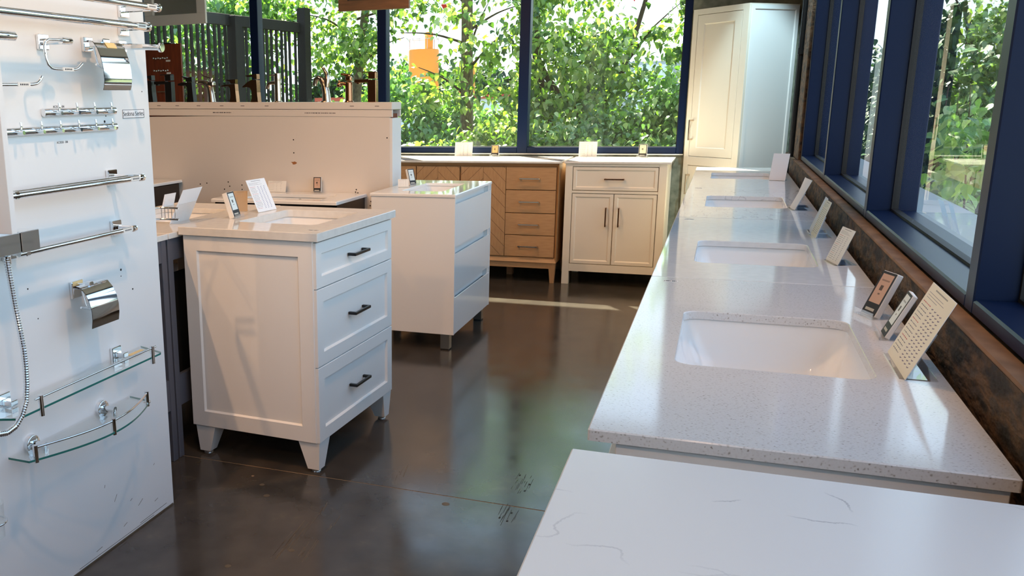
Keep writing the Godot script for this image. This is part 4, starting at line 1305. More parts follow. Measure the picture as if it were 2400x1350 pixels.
func roll_cover(o: Node, pts: Array, z0: float, z1: float) -> void:   # bent sheet: profile in x, y; runs along z
	var mb := MB.new()
	var outer := []
	var inner := []
	for p in pts:
		outer.append(PackedVector3Array([Vector3(p[0], p[1], z0), Vector3(p[0], p[1], z1)]))
		inner.append(PackedVector3Array([Vector3(p[0] - 0.0016, p[1] - 0.0004, z0), Vector3(p[0] - 0.0016, p[1] - 0.0004, z1)]))
	mb.loft(outer, false, false, false, true)
	mb.loft(inner, false)
	part(o, "roll_cover", mb, M.chrome)

func panel_fittings() -> void:
	towel_bar("upper chrome towel bar crossing the top edge of the picture", 1.659, -2.411, [0.122], -1.735, 0.0095)
	towel_bar("second chrome towel bar from the top of the white panel", 1.606, -2.405, [0.085], -1.735, 0.011)
	towel_bar("double chrome towel bar below the two hook rails", 1.168, -2.294, [0.066, 0.107], -1.735, 0.0085)
	towel_bar("single chrome towel bar ending behind the square shower valve", 1.014, -2.297, [0.066], -1.80, 0.0075)
	# towel ring with a bent open loop
	var o := fitting("towel_ring", "bent wire chrome towel ring with an upturned open end", "towel ring", 1.548, -2.034)
	square_plate(o, 0, 0, 0.04)
	var mb := MB.new()
	mb.tube([Vector3(0.01, 0, 0), Vector3(0.075, 0, 0)], 0.009, 12)
	part(o, "post", mb, M.chrome)
	mb = MB.new()
	mb.tube([Vector3(0.08, 0, -0.032), Vector3(0.08, 0, -0.022), Vector3(0.08, 0, 0.018)], [0.002, 0.0105, 0.0105], 6)
	part(o, "hub", mb, M.chrome)
	var loop := []
	for p in [[1.549, -2.03], [1.549, -2.0], [1.548, -1.968], [1.542, -1.955], [1.530, -1.951], [1.50, -1.953], [1.486, -1.959], [1.477, -1.972], [1.475, -1.99], [1.475, -2.03], [1.475, -2.066], [1.478, -2.078], [1.483, -2.086], [1.491, -2.098]]:
		loop.append(Vector3(0.08, p[0] - 1.548, p[1] + 2.034))
	mb = MB.new()
	mb.tube(loop, 0.0042, 10)
	part(o, "loop", mb, M.chrome)
	tag(o, Vector3(0.0835, -0.078, -0.022), Vector3(0.0848, -0.068, 0.022))
	# roll bar at the very left
	o = fitting("roll_bar", "open chrome roll holder arm with upturned tip at the left picture edge", "roll holder", 1.549, -1.80)
	square_plate(o, 0, 0, 0.04)
	mb = MB.new()
	mb.tube([Vector3(0.01, 0, 0), Vector3(0.082, 0, 0)], 0.009, 12)
	part(o, "post", mb, M.chrome)
	mb = MB.new()
	mb.tube([Vector3(0.085, 0, -0.048), Vector3(0.085, 0, -0.034), Vector3(0.085, 0, 0.03)], [0.003, 0.013, 0.013], 6)
	part(o, "hub", mb, M.chrome)
	mb = MB.new()
	mb.tube([Vector3(0.085, 0, 0.03), Vector3(0.083, 0.0, 0.06), Vector3(0.082, -0.02, 0.075), Vector3(0.08, -0.095, 0.075), Vector3(0.08, -0.113, 0.065), Vector3(0.08, -0.116, 0.05), Vector3(0.08, -0.114, -0.09), Vector3(0.08, -0.112, -0.108), Vector3(0.08, -0.105, -0.121), Vector3(0.08, -0.094, -0.131)], 0.0046, 10)
	part(o, "loop", mb, M.chrome)
	tag(o, Vector3(0.0838, -0.12, -0.08), Vector3(0.085, -0.109, -0.035))
	# roll holder with a long hanging cover, upper
	o = fitting("roll_holder", "upper chrome toilet roll holder with long curved cover", "roll holder", 1.55, -2.224)
	square_plate(o, 0, 0, 0.04)
	bpart(o, "post", Vector3(0.01, -0.008, -0.008), Vector3(0.056, 0.008, 0.008), M.chrome, 0.002)
	roll_cover(o, [[0.035, 0.004], [0.05, 0.008], [0.066, 0.004], [0.080, -0.014], [0.090, -0.04], [0.096, -0.07], [0.097, -0.10], [0.094, -0.118], [0.090, -0.128]], 0.052, -0.078)
	mb = MB.new()
	mb.tube([Vector3(0.05, -0.008, 0.03), Vector3(0.06, -0.055, 0.03), Vector3(0.07, -0.066, 0.026), Vector3(0.07, -0.068, 0.0), Vector3(0.07, -0.066, -0.06)], 0.0035, 8)
	mb.tube([Vector3(0.07, -0.066, 0.026), Vector3(0.07, -0.058, 0.05)], 0.0035, 8)
	part(o, "roll_rod", mb, M.chrome)
	bpart(o, "hinge", Vector3(0.045, -0.002, -0.03), Vector3(0.066, 0.014, 0.006), M.chrome, 0.003)
	var pt := bpart(o, "price_tag", Vector3(-0.0006, -0.009, -0.022), Vector3(0.0006, 0.009, 0.022), M.tag_yellow)
	pt.transform = Transform3D(Basis(Vector3(0, 0, 1), 0.62), Vector3(0.0748, -0.0045, -0.018))
	# lone post
	o = fitting("robe_post", "lone chrome peg with white tag near the right edge of the panel", "robe hook", 1.552, -2.392)
	square_plate(o, 0, 0, 0.035)
	mb = MB.new()
	mb.tube([Vector3(0.01, 0, 0), Vector3(0.05, -0.002, 0), Vector3(0.14, -0.008, 0)], 0.009, 12)
	part(o, "peg", mb, M.chrome)
	mb = MB.new()
	mb.t = Transform3D(Basis(Vector3(0, 0, 1), -PI / 2 - 0.07), Vector3(0.138, -0.008, 0))
	mb.lathe([[0.009, 0.0], [0.014, 0.003], [0.014, 0.010], [0.012, 0.012]], 16)
	part(o, "peg_cap", mb, M.chrome)
	bpart(o, "price_tag", Vector3(0.045, -0.0075, 0.0065), Vector3(0.085, 0.003, 0.0092), M.tag)
	# hook rails
	for h in [["four-peg chrome hook rail, upper of two", 1.364, -2.01, -2.331, [-2.056, -2.132, -2.211, -2.291]], ["six-peg chrome hook rail, lower of two", 1.317, -1.80, -2.331, [-1.899, -1.978, -2.055, -2.134, -2.212, -2.291, -1.82]]]:
		var zc: float = (h[2] + h[3]) / 2
		o = fitting("hook_rail", h[0], "hook rail", h[1], zc)
		mb = MB.new()
		var rings := []
		for z in [h[2] - zc, h[3] - zc]:
			var ring := PackedVector3Array()
			for k in 14:
				var a := TAU * k / 14
				ring.append(Vector3(0.008 + cos(a) * 0.008, sin(a) * 0.011, z))
			rings.append(ring)
		mb.loft(rings, true, true, true)
		part(o, "rail", mb, M.chrome)
		for z in h[4]:
			mb = MB.new()
			mb.t = Transform3D(Basis(), Vector3(0, 0, z - zc))
			mb.tube([Vector3(0.012, -0.002, 0), Vector3(0.034, -0.002, 0)], 0.0055, 12)
			mb.tube([Vector3(0.024, -0.002, 0), Vector3(0.026, 0.014, 0), Vector3(0.024, 0.024, 0)], 0.0034, 8)
			part(o, "hook", mb, M.chrome)
	# lower roll holder
	o = fitting("roll_holder", "lower chrome toilet roll holder with domed cover and yellow tag", "roll holder", 0.875, -2.088)
	square_plate(o, -0.012, 0.0, 0.05)
	bpart(o, "post", Vector3(0.01, -0.010, -0.010), Vector3(0.052, 0.008, 0.008), M.chrome, 0.002)
	bpart(o, "price_tag", Vector3(0.012, 0.0, -0.022), Vector3(0.0128, 0.013, 0.022), M.tag_yellow)
	roll_cover(o, [[0.030, 0.002], [0.046, 0.008], [0.062, 0.005], [0.078, -0.012], [0.090, -0.036], [0.096, -0.062], [0.096, -0.088], [0.092, -0.112]], 0.052, -0.074)
	mb = MB.new()
	mb.tube([Vector3(0.05, -0.008, 0.03), Vector3(0.06, -0.05, 0.03), Vector3(0.07, -0.062, 0.026), Vector3(0.07, -0.064, 0.0), Vector3(0.07, -0.062, -0.06)], 0.0035, 8)
	mb.tube([Vector3(0.07, -0.062, 0.026), Vector3(0.065, -0.05, 0.06)], 0.0035, 8)
	part(o, "roll_rod", mb, M.chrome)
	bpart(o, "hinge", Vector3(0.044, 0.0, -0.006), Vector3(0.066, 0.014, 0.012), M.chrome, 0.003)
	# shower valve with its hose and a paper with an orange burst behind
	o = fitting("shower_valve", "square chrome shower valve at the left picture edge", "shower valve", 1.045, -1.70)
	bpart(o, "body", Vector3(0.025, -0.026, -0.094), Vector3(0.082, 0.026, 0.25), M.chrome, 0.0015)
	bpart(o, "handle_block", Vector3(0.023, -0.027, -0.163), Vector3(0.084, 0.027, -0.096), M.chrome, 0.0015)
	bpart(o, "wall_union", Vector3(0.0, -0.02, -0.03), Vector3(0.026, 0.02, 0.03), M.chrome, 0.002)
	mb = MB.new()
	mb.cyl(Vector3(0.07, 0.026, -0.083), Vector3(0.07, 0.040, -0.083), 0.004, -1.0, 10)
	part(o, "pin", mb, M.chrome)
	o = thing("shower_hose", "ribbed chrome shower hose hanging in a loop below the shower valve", "hose", Vector3(-1.62, 1.019, -1.742), 0.0, "chrome fittings on the white panel")
	var way := Curve3D.new()
	for p in [[-1.620, 1.015, -1.740], [-1.600, 0.893, -1.731], [-1.587, 0.834, -1.726], [-1.575, 0.788, -1.719], [-1.568, 0.745, -1.712], [-1.565, 0.703, -1.706], [-1.562, 0.660, -1.694], [-1.560, 0.630, -1.672], [-1.560, 0.611, -1.648], [-1.560, 0.605, -1.617], [-1.560, 0.612, -1.586], [-1.560, 0.634, -1.555], [-1.560, 0.666, -1.532], [-1.570, 0.712, -1.533], [-1.580, 0.791, -1.544], [-1.600, 0.886, -1.572]]:
		way.add_point(Vector3(p[0] + 1.62, p[1] - 1.019, p[2] + 1.742))
	for i in way.point_count:
		var a := way.get_point_position(maxi(i - 1, 0))
		var b := way.get_point_position(mini(i + 1, way.point_count - 1))
		way.set_point_in(i, (a - b) / 6.0)
		way.set_point_out(i, (b - a) / 6.0)
	var pts := []
	var rad := []
	var n := int(way.get_baked_length() / 0.0016)
	for i in n:
		pts.append(way.sample_baked(way.get_baked_length() * i / (n - 1.0)))
		rad.append(0.0068 if i % 4 < 2 else 0.0082)
	mb = MB.new()
	mb.tube(pts, rad, 10)
	part(o, "ribbed_tube", mb, M.chrome)
	mb = MB.new()
	mb.cyl(Vector3(0, 0.0, 0), Vector3(0, -0.02, -0.001), 0.0095)
	part(o, "coupling", mb, M.chrome)
	o = thing("paper_flyer", "white paper with orange starburst print tucked behind the shower valve", "paper", Vector3(-1.695, 1.072, -1.72), 0.0)
	mb = MB.new()
	mb.t = Transform3D(Basis(Vector3.UP, PI / 2), Vector3.ZERO)
	mb.box(Vector3(0.0, 0.024, 0.062), Vector3(0.15, 0.05, 0.0008))
	part(o, "sheet", mb, M.paper)
	mb = MB.new()
	mb.t = Transform3D(Basis(Vector3.UP, PI / 2), Vector3(0.0645, 0.016, 0.03))
	var star := PackedVector2Array()
	for k in 14:
		var a := TAU * k / 14
		star.append(Vector2(cos(a), sin(a)) * (0.062 if k % 2 == 0 else 0.030))
	mb.prism(star, 0.0, 0.0004)
	part(o, "starburst", mb, M.orange_paper)
	# straight glass shelf
	o = fitting("glass_shelf", "straight glass shelf with chrome gallery rail, upper of two", "glass shelf", 0.613, -2.0)
	glass_slab(o, PackedVector2Array([Vector2(0.004, 0.36), Vector2(0.114, 0.315), Vector2(0.114, -0.335), Vector2(0.108, -0.345), Vector2(0.004, -0.385)]))
	for z in [-0.249, 0.244]:
		square_plate(o, 0.013, z, 0.045)
		bpart(o, "bracket", Vector3(0.012, 0.005, z - 0.012), Vector3(0.045, 0.02, z + 0.012), M.chrome, 0.002)
		bpart(o, "bracket", Vector3(0.030, -0.014, z - 0.010), Vector3(0.045, 0.0, z + 0.010), M.chrome, 0.002)
	for z in [-0.285, 0.228]:
		mb = MB.new()
		mb.cyl(Vector3(0.117, -0.018, z), Vector3(0.117, 0.038, z), 0.0068)
		part(o, "rail_post", mb, M.chrome)
	mb = MB.new()
	mb.tube([Vector3(0.117, 0.032, -0.305), Vector3(0.117, 0.032, 0.25)], 0.0032, 8)
	part(o, "gallery_rail", mb, M.chrome)
	bpart(o, "price_tag", Vector3(0.03, 0.0035, -0.345), Vector3(0.045, 0.0042, -0.27), M.tag_yellow)
	# bow fronted glass shelf
	o = fitting("glass_shelf", "bow-fronted glass shelf with curved chrome rail, lower of two", "glass shelf", 0.466, -2.03)
	var bow := PackedVector2Array([Vector2(0.004, 0.276), Vector2(0.075, 0.277)])
	var front := []
	for k in 25:
		var s := k / 24.0
		var z := lerpf(0.277, -0.262, s)
		front.append(Vector2(0.075 + (lerpf(0.0, 0.018, s)) + 0.072 * sin(PI * s), z))
	for p in front:
		bow.append(p)
	bow.append(Vector2(0.004, -0.277))
	glass_slab(o, bow)
	for z in [-0.129, 0.186]:
		round_plate(o, 0.01, z)
		mb = MB.new()
		mb.cyl(Vector3(0.014, 0.012, z), Vector3(0.056, 0.012, z), 0.0085)
		mb.cyl(Vector3(0.050, -0.010, z), Vector3(0.050, 0.012, z), 0.007)
		part(o, "bracket", mb, M.chrome)
	var rail := []
	for k in range(1, 24):
		rail.append(Vector3(front[k].x - 0.006, 0.034, front[k].y))
	for k in [1, 12, 23]:
		mb = MB.new()
		mb.cyl(Vector3(front[k].x - 0.006, -0.008, front[k].y), Vector3(front[k].x - 0.006, 0.040, front[k].y), 0.0072)
		part(o, "rail_post", mb, M.chrome)
	mb = MB.new()
	mb.tube(rail, 0.0036, 8)
	part(o, "gallery_rail", mb, M.chrome)
	bpart(o, "price_tag", Vector3(0.085, 0.0035, -0.256), Vector3(0.10, 0.0042, -0.232), M.tag)
	# tumbler at the lower left edge
	o = fitting("glass_tumbler", "round glass tumbler holder cut by the lower left picture edge", "tumbler", 0.38, -1.55)
	round_plate(o)
	mb = MB.new()
	mb.tube([Vector3(0.012, 0, 0), Vector3(0.05, 0, 0)], 0.006, 8)
	part(o, "arm", mb, M.chrome)
	mb = MB.new()
	mb.t = Transform3D(Basis(), Vector3(0.10, -0.04, -0.025))
	mb.lathe([[0.03, 0.0], [0.034, 0.09]], 20)
	part(o, "tumbler", mb, M.shelf_glass)
	mb = MB.new()
	var hoop := []
	for k in 21:
		hoop.append(Vector3(0.10 + cos(TAU * k / 20) * 0.036, 0, -0.025 + sin(TAU * k / 20) * 0.036))
	mb.tube(hoop, 0.003, 8)
	part(o, "hoop", mb, M.chrome)
	# wire basket on the hidden side of the panel
	o = thing("wire_basket", "small chrome wire soap basket peeking out behind the panel edge", "basket", Vector3(-1.75, 1.0, -2.45), 0.0)
	bpart(o, "wall_plate", Vector3(-0.012, -0.03, -0.04), Vector3(0.0005, 0.03, 0.09), M.chrome, 0.002)
	for y in [0.022, -0.018]:
		mb = MB.new()
		mb.tube([Vector3(0, y, 0.1), Vector3(-0.07, y, 0.1), Vector3(-0.085, y, 0.08), Vector3(-0.085, y, -0.27), Vector3(-0.07, y, -0.29), Vector3(0, y, -0.29)], 0.0032, 8)
		part(o, "rim", mb, M.chrome)
	for k in 26:
		mb = MB.new()
		mb.cyl(Vector3(-0.085, -0.018, 0.07 - k * 0.0135), Vector3(-0.085, 0.022, 0.07 - k * 0.0135), 0.0014, -1.0, 6)
		part(o, "wire", mb, M.chrome)
	for k in 5:
		mb = MB.new()
		mb.cyl(Vector3(-0.07 + k * 0.014, -0.018, -0.29), Vector3(-0.07 + k * 0.014, 0.022, -0.29), 0.0014, -1.0, 6)
		part(o, "wire", mb, M.chrome)

func glass_slab(o: Node, plan: PackedVector2Array) -> void:   # plan in x, z; 6 mm glass with green cut edges
	var xf := Transform3D(Basis(Vector3(1, 0, 0), Vector3(0, 0, 1), Vector3(0, 1, 0)), Vector3.ZERO)
	var mb := MB.new()
	mb.t = xf
	var idx := Geometry2D.triangulate_polygon(plan)
	for k in range(0, idx.size(), 3):
		for y in [-0.003, 0.003]:
			var nn := Vector3(0, 0, 1 if y > 0 else -1)
			mb.tri(Vector3(plan[idx[k]].x, plan[idx[k]].y, y), Vector3(plan[idx[k + 1]].x, plan[idx[k + 1]].y, y), Vector3(plan[idx[k + 2]].x, plan[idx[k + 2]].y, y), nn, nn, nn)
	var g := part(o, "glass", mb, M.shelf_glass)
	mb = MB.new()
	mb.t = xf
	for k in plan.size():
		var p := plan[k]
		var q := plan[(k + 1) % plan.size()]
		if p.x < 0.005 and q.x < 0.005:
			continue
		var d := (q - p)
		var nn := Vector3(d.y, -d.x, 0).normalized()
		if Geometry2D.is_polygon_clockwise(plan):
			nn = -nn
		mb.quad(Vector3(p.x, p.y, -0.003), Vector3(q.x, q.y, -0.003), Vector3(q.x, q.y, 0.003), Vector3(p.x, p.y, 0.003), nn)
	part(g, "cut_edge", mb, M.glass_edge, "green cut glass edge")

# ------------------------------------------------------------------ price sheets, cards and sample boxes
func leaning(called: String, label: String, category: String, foot: Vector3, yaw: float, lean: float, w: float, h: float, m: Material, back := true) -> Node3D:
	# a sheet whose face looks along local +z (turned by yaw), leaning back, held by a clear acrylic foot
	var o := thing(called, label, category, foot, yaw, "price sheets and cards on the vanities")
	var tilt := Basis(Vector3.RIGHT, -lean)
	var mb := MB.new()
	mb.t = Transform3D(tilt, Vector3(0, 0.0015, 0))
	mb.quad(Vector3(-w / 2, 0, 0.0006), Vector3(w / 2, 0, 0.0006), Vector3(w / 2, h, 0.0006), Vector3(-w / 2, h, 0.0006), Vector3(0, 0, 1))
	part(o, "printed_face", mb, m)
	mb = MB.new()
	mb.t = Transform3D(tilt, Vector3(0, 0.0015, 0))
	mb.box(Vector3(0, h / 2, 0), Vector3(w, h, 0.0008))
	part(o, "sheet", mb, M.paper)
	if back:
		mb = MB.new()
		mb.box(Vector3(0, 0.001, -0.022), Vector3(w * 0.9, 0.002, 0.06))
		mb.t = Transform3D(tilt, Vector3(0, 0.001, 0))
		mb.box(Vector3(0, h * 0.3, -0.004), Vector3(w * 0.9, h * 0.6, 0.002))
		part(o, "acrylic_stand", mb, M.acrylic)
	return o

func sample_box(label: String, foot: Vector3, yaw: float, lean: float, w: float, h: float, t: float, m: Material) -> void:
	var o := thing("sample_box", label, "sample box", foot, yaw, "narrow sample boxes in clear stands")
	var tilt := Basis(Vector3.RIGHT, -lean)
	var mb := MB.new()
	mb.t = Transform3D(tilt, Vector3(0, 0.004, 0))
	mb.box(Vector3(0, h / 2, -t / 2), Vector3(w, h, t), 0.0015)
	part(o, "box", mb, M.tag)
	mb = MB.new()
	mb.t = Transform3D(tilt, Vector3(0, 0.004, 0))
	mb.quad(Vector3(-w * 0.48, h * 0.01, 0.0005), Vector3(w * 0.48, h * 0.01, 0.0005), Vector3(w * 0.48, h * 0.99, 0.0005), Vector3(-w * 0.48, h * 0.99, 0.0005), Vector3(0, 0, 1))
	part(o, "printed_face", mb, m)
	mb = MB.new()
	mb.box(Vector3(0, 0.001, -0.02), Vector3(w * 1.35, 0.002, 0.06))
	mb.box(Vector3(0, 0.008, 0.009), Vector3(w * 1.35, 0.014, 0.002))
	part(o, "acrylic_stand", mb, M.acrylic)

func cards() -> void:
	# white three drawer vanity
	sample_box("narrow sample box with pale face standing on the three-drawer vanity", Vector3(-1.80, 0.924, -3.26), PI / 2 + 0.08, 0.30, 0.066, 0.105, 0.022, M.box_white)
	leaning("price_card", "small beige price card on the three-drawer vanity behind a taller white sheet", "price card", Vector3(-1.885, 0.924, -3.44), 0.35, 0.25, 0.062, 0.088, M.card_beige)
	leaning("price_sheet", "tall white price sheet with blue pen ticks on the three-drawer vanity", "price sheet", Vector3(-1.785, 0.924, -3.50), PI / 2 - 0.10, 0.42, 0.145, 0.145, M.sheet_a)
	# grey vanity
	leaning("price_sheet", "blank white sheet leaning by the sink of the grey vanity", "price sheet", Vector3(-2.045, 0.905, -3.205), -PI / 2 + 0.04, 0.48, 0.16, 0.155, M.paper)
	leaning("price_card", "small white card on the grey vanity at the panel edge", "price card", Vector3(-2.42, 0.905, -3.70), -PI / 2, 0.3, 0.10, 0.062, M.paper)
	# wall hung vanity
	leaning("price_card", "white price card with a small table standing against the partition", "price card", Vector3(-2.56, 0.829, -5.155), 0.0, 0.2, 0.125, 0.068, M.card_small)
	sample_box("narrow rose sample box standing against the partition", Vector3(-2.28, 0.829, -5.15), 0.12, 0.12, 0.05, 0.094, 0.015, M.box_rose)
	# gloss white vanity
	leaning("price_card", "tiny white card on the gloss white vanity top", "price card", Vector3(-1.715, 0.877, -5.13), 0.25, 0.15, 0.062, 0.046, M.card_small)
	sample_box("narrow dark sample box standing on the gloss white vanity", Vector3(-1.69, 0.877, -5.245), PI / 2 - 0.55, 0.30, 0.05, 0.098, 0.018, M.box_white)
	# back window row
	leaning("price_sheet", "white price sheet standing on the oak vanity", "price sheet", Vector3(-1.955, 0.916, -7.40), 0.06, 0.18, 0.145, 0.115, M.sheet_c)
	sample_box("small tan sample box standing on the oak vanity", Vector3(-1.70, 0.916, -7.42), 0.05, 0.2, 0.062, 0.088, 0.014, M.box_tan)
	leaning("price_sheet", "white price sheet standing on the two-door vanity", "price sheet", Vector3(-0.965, 0.916, -7.40), 0.0, 0.15, 0.138, 0.118, M.sheet_c)
	sample_box("cream sample box standing on the two-door vanity", Vector3(-0.56, 0.916, -7.40), -0.1, 0.2, 0.062, 0.095, 0.014, M.box_cream)
	# right row, all leaning back to the windows
	sample_box("narrow rose sample box on the speckled quartz top by the window", Vector3(0.330, 0.88, -2.33), -PI / 2 + 0.36, 0.40, 0.058, 0.106, 0.014, M.box_rose)
	sample_box("slim edge-on sample box on the speckled quartz top by the window", Vector3(0.335, 0.88, -2.14), -PI / 2 - 0.02, 0.42, 0.058, 0.100, 0.010, M.box_white)
	leaning("price_sheet", "large cream price sheet with handwritten marks in front on the speckled quartz top", "price sheet", Vector3(0.326, 0.88, -1.905), -PI / 2, 0.40, 0.195, 0.155, M.sheet_b)
	leaning("price_card", "grey lined price card on the second vanity of the right row", "price card", Vector3(0.325, 0.88, -3.06), -PI / 2 + 0.2, 0.36, 0.11, 0.108, M.sheet_c)
	leaning("price_card", "cream edge-on price card on the second vanity of the right row", "price card", Vector3(0.318, 0.88, -3.62), -PI / 2 + 0.06, 0.30, 0.11, 0.13, M.sheet_b)
	leaning("price_card", "white card behind the cream edge-on card on the second right vanity", "price card", Vector3(0.318, 0.88, -3.75), -PI / 2, 0.34, 0.09, 0.13, M.paper)
	leaning("price_card", "folded white card on the third vanity of the right row", "price card", Vector3(0.30, 0.88, -4.47), -PI / 2 + 0.1, 0.42, 0.12, 0.14, M.paper)
	leaning("price_card", "second white card on the third vanity of the right row, behind the folded one", "price card", Vector3(0.315, 0.88, -4.58), -PI / 2 + 0.05, 0.30, 0.10, 0.13, M.paper)
	leaning("price_sheet", "plain white sheet facing the aisle on the far vanity of the right row", "price sheet", Vector3(0.305, 0.876, -5.96), -0.35, 0.30, 0.09, 0.16, M.paper)

# ------------------------------------------------------------------ outdoors
var leaf_mesh: ArrayMesh

func make_leaf() -> void:
	var mb := MB.new()
	# a folded ovate blade
	var rim := [Vector3(0, 0, 0), Vector3(-0.22, 0.03, 0.06), Vector3(-0.37, 0.06, 0.30), Vector3(-0.25, 0.03, 0.62), Vector3(0, -0.10, 1.0), Vector3(0.25, 0.03, 0.62), Vector3(0.37, 0.06, 0.30), Vector3(0.22, 0.03, 0.06)]
	var c := Vector3(0, 0.0, 0.40)
	for k in 8:
		var p: Vector3 = rim[k]
		var q: Vector3 = rim[(k + 1) % 8]
		var nn := (q - p).cross(c - p).normalized()
		if nn.y < 0:
			nn = -nn
		mb.tri(p, q, c, nn, nn, nn)
	leaf_mesh = mb.mesh()

func leaf_pose(r: RandomNumberGenerator, at: Vector3, size: float) -> Transform3D:
	var b := Basis.from_euler(Vector3(r.randf_range(0.1, 1.5), r.randf_range(0, TAU), r.randf_range(-0.7, 0.7)))
	return Transform3D(b.scaled(Vector3.ONE * size * r.randf_range(0.65, 1.25)), at)

# clumps: [centre, radii, count]; palette: linear colours
func foliage(o: Node, clumps: Array, size: float, palette: Array, seed_: int, singles := 0, thick := 2.2, kind := "leaf") -> void:
	var r := RandomNumberGenerator.new()
	r.seed = seed_
	var poses := []
	for c in clumps:
		var made := 0
		var knots := []
		for k in maxi(4, int(c[2] / 22.0)):   # leaves gather round twigs
			var p := Vector3(r.randfn(0, 0.5), r.randfn(0, 0.5), r.randfn(0, 0.5))
			knots.append(p.limit_length(1.0))
		while made < c[2] * thick:
			var k: Vector3 = knots[r.randi() % knots.size()]
			var p: Vector3 = k + Vector3(r.randfn(0, 0.16), r.randfn(0, 0.16), r.randfn(0, 0.16))
			poses.append(leaf_pose(r, c[0] + p * c[1], size))
			made += 1
	var n_multi := poses.size() - singles
	var mm := MultiMesh.new()
	mm.transform_format = MultiMesh.TRANSFORM_3D
	mm.use_colors = true
	mm.mesh = leaf_mesh
	mm.instance_count = n_multi
	for i in n_multi:
		mm.set_instance_transform(i, poses[singles + i])
		var c: Color = palette[r.randi() % palette.size()]
		var v := r.randf_range(0.75, 1.25)
		mm.set_instance_color(i, Color(c.r * v, c.g * v, c.b * v))
	var mi := MultiMeshInstance3D.new()
	mi.name = "foliage"
	mi.multimesh = mm
	mi.material_override = M[kind]
	mi.set_meta("kind", "stuff")
	o.add_child(mi, true)
	var tones := []
	for c in palette:
		var m: StandardMaterial3D = M.leaf.duplicate()
		m.vertex_color_use_as_albedo = false
		m.albedo_color = c.linear_to_srgb()
		tones.append(m)
	for i in singles:
		var l := mpart(o, "leaf", leaf_mesh, tones[i % tones.size()])
		l.transform = poses[i]

func limb(o: Node, called: String, pts: Array, r0: float, r1: float, m: Material) -> void:
	var c := Curve3D.new()
	for p in pts:
		c.add_point(p)
	for i in c.point_count:
		var a := c.get_point_position(maxi(i - 1, 0))
		var b := c.get_point_position(mini(i + 1, c.point_count - 1))
		c.set_point_in(i, (a - b) / 6.0)
		c.set_point_out(i, (b - a) / 6.0)
	var path := []
	var rad := []
	var n := 16
	for i in n + 1:
		path.append(c.sample_baked(c.get_baked_length() * i / n))
		rad.append(lerpf(r0, r1, float(i) / n))
	var mb := MB.new()
	mb.tube(path, rad, 9)
	part(o, called, mb, m)

const BRIGHT := [Color(0.38, 0.52, 0.16), Color(0.30, 0.45, 0.12), Color(0.55, 0.61, 0.30), Color(0.15, 0.25, 0.09), Color(0.54, 0.59, 0.36), Color(0.10, 0.18, 0.08)]
const MID := [Color(0.21, 0.36, 0.15), Color(0.30, 0.47, 0.18), Color(0.14, 0.26, 0.11), Color(0.47, 0.57, 0.34), Color(0.27, 0.40, 0.21)]
const DARK := [Color(0.03, 0.065, 0.027), Color(0.05, 0.10, 0.036), Color(0.066, 0.14, 0.05), Color(0.036, 0.08, 0.036)]

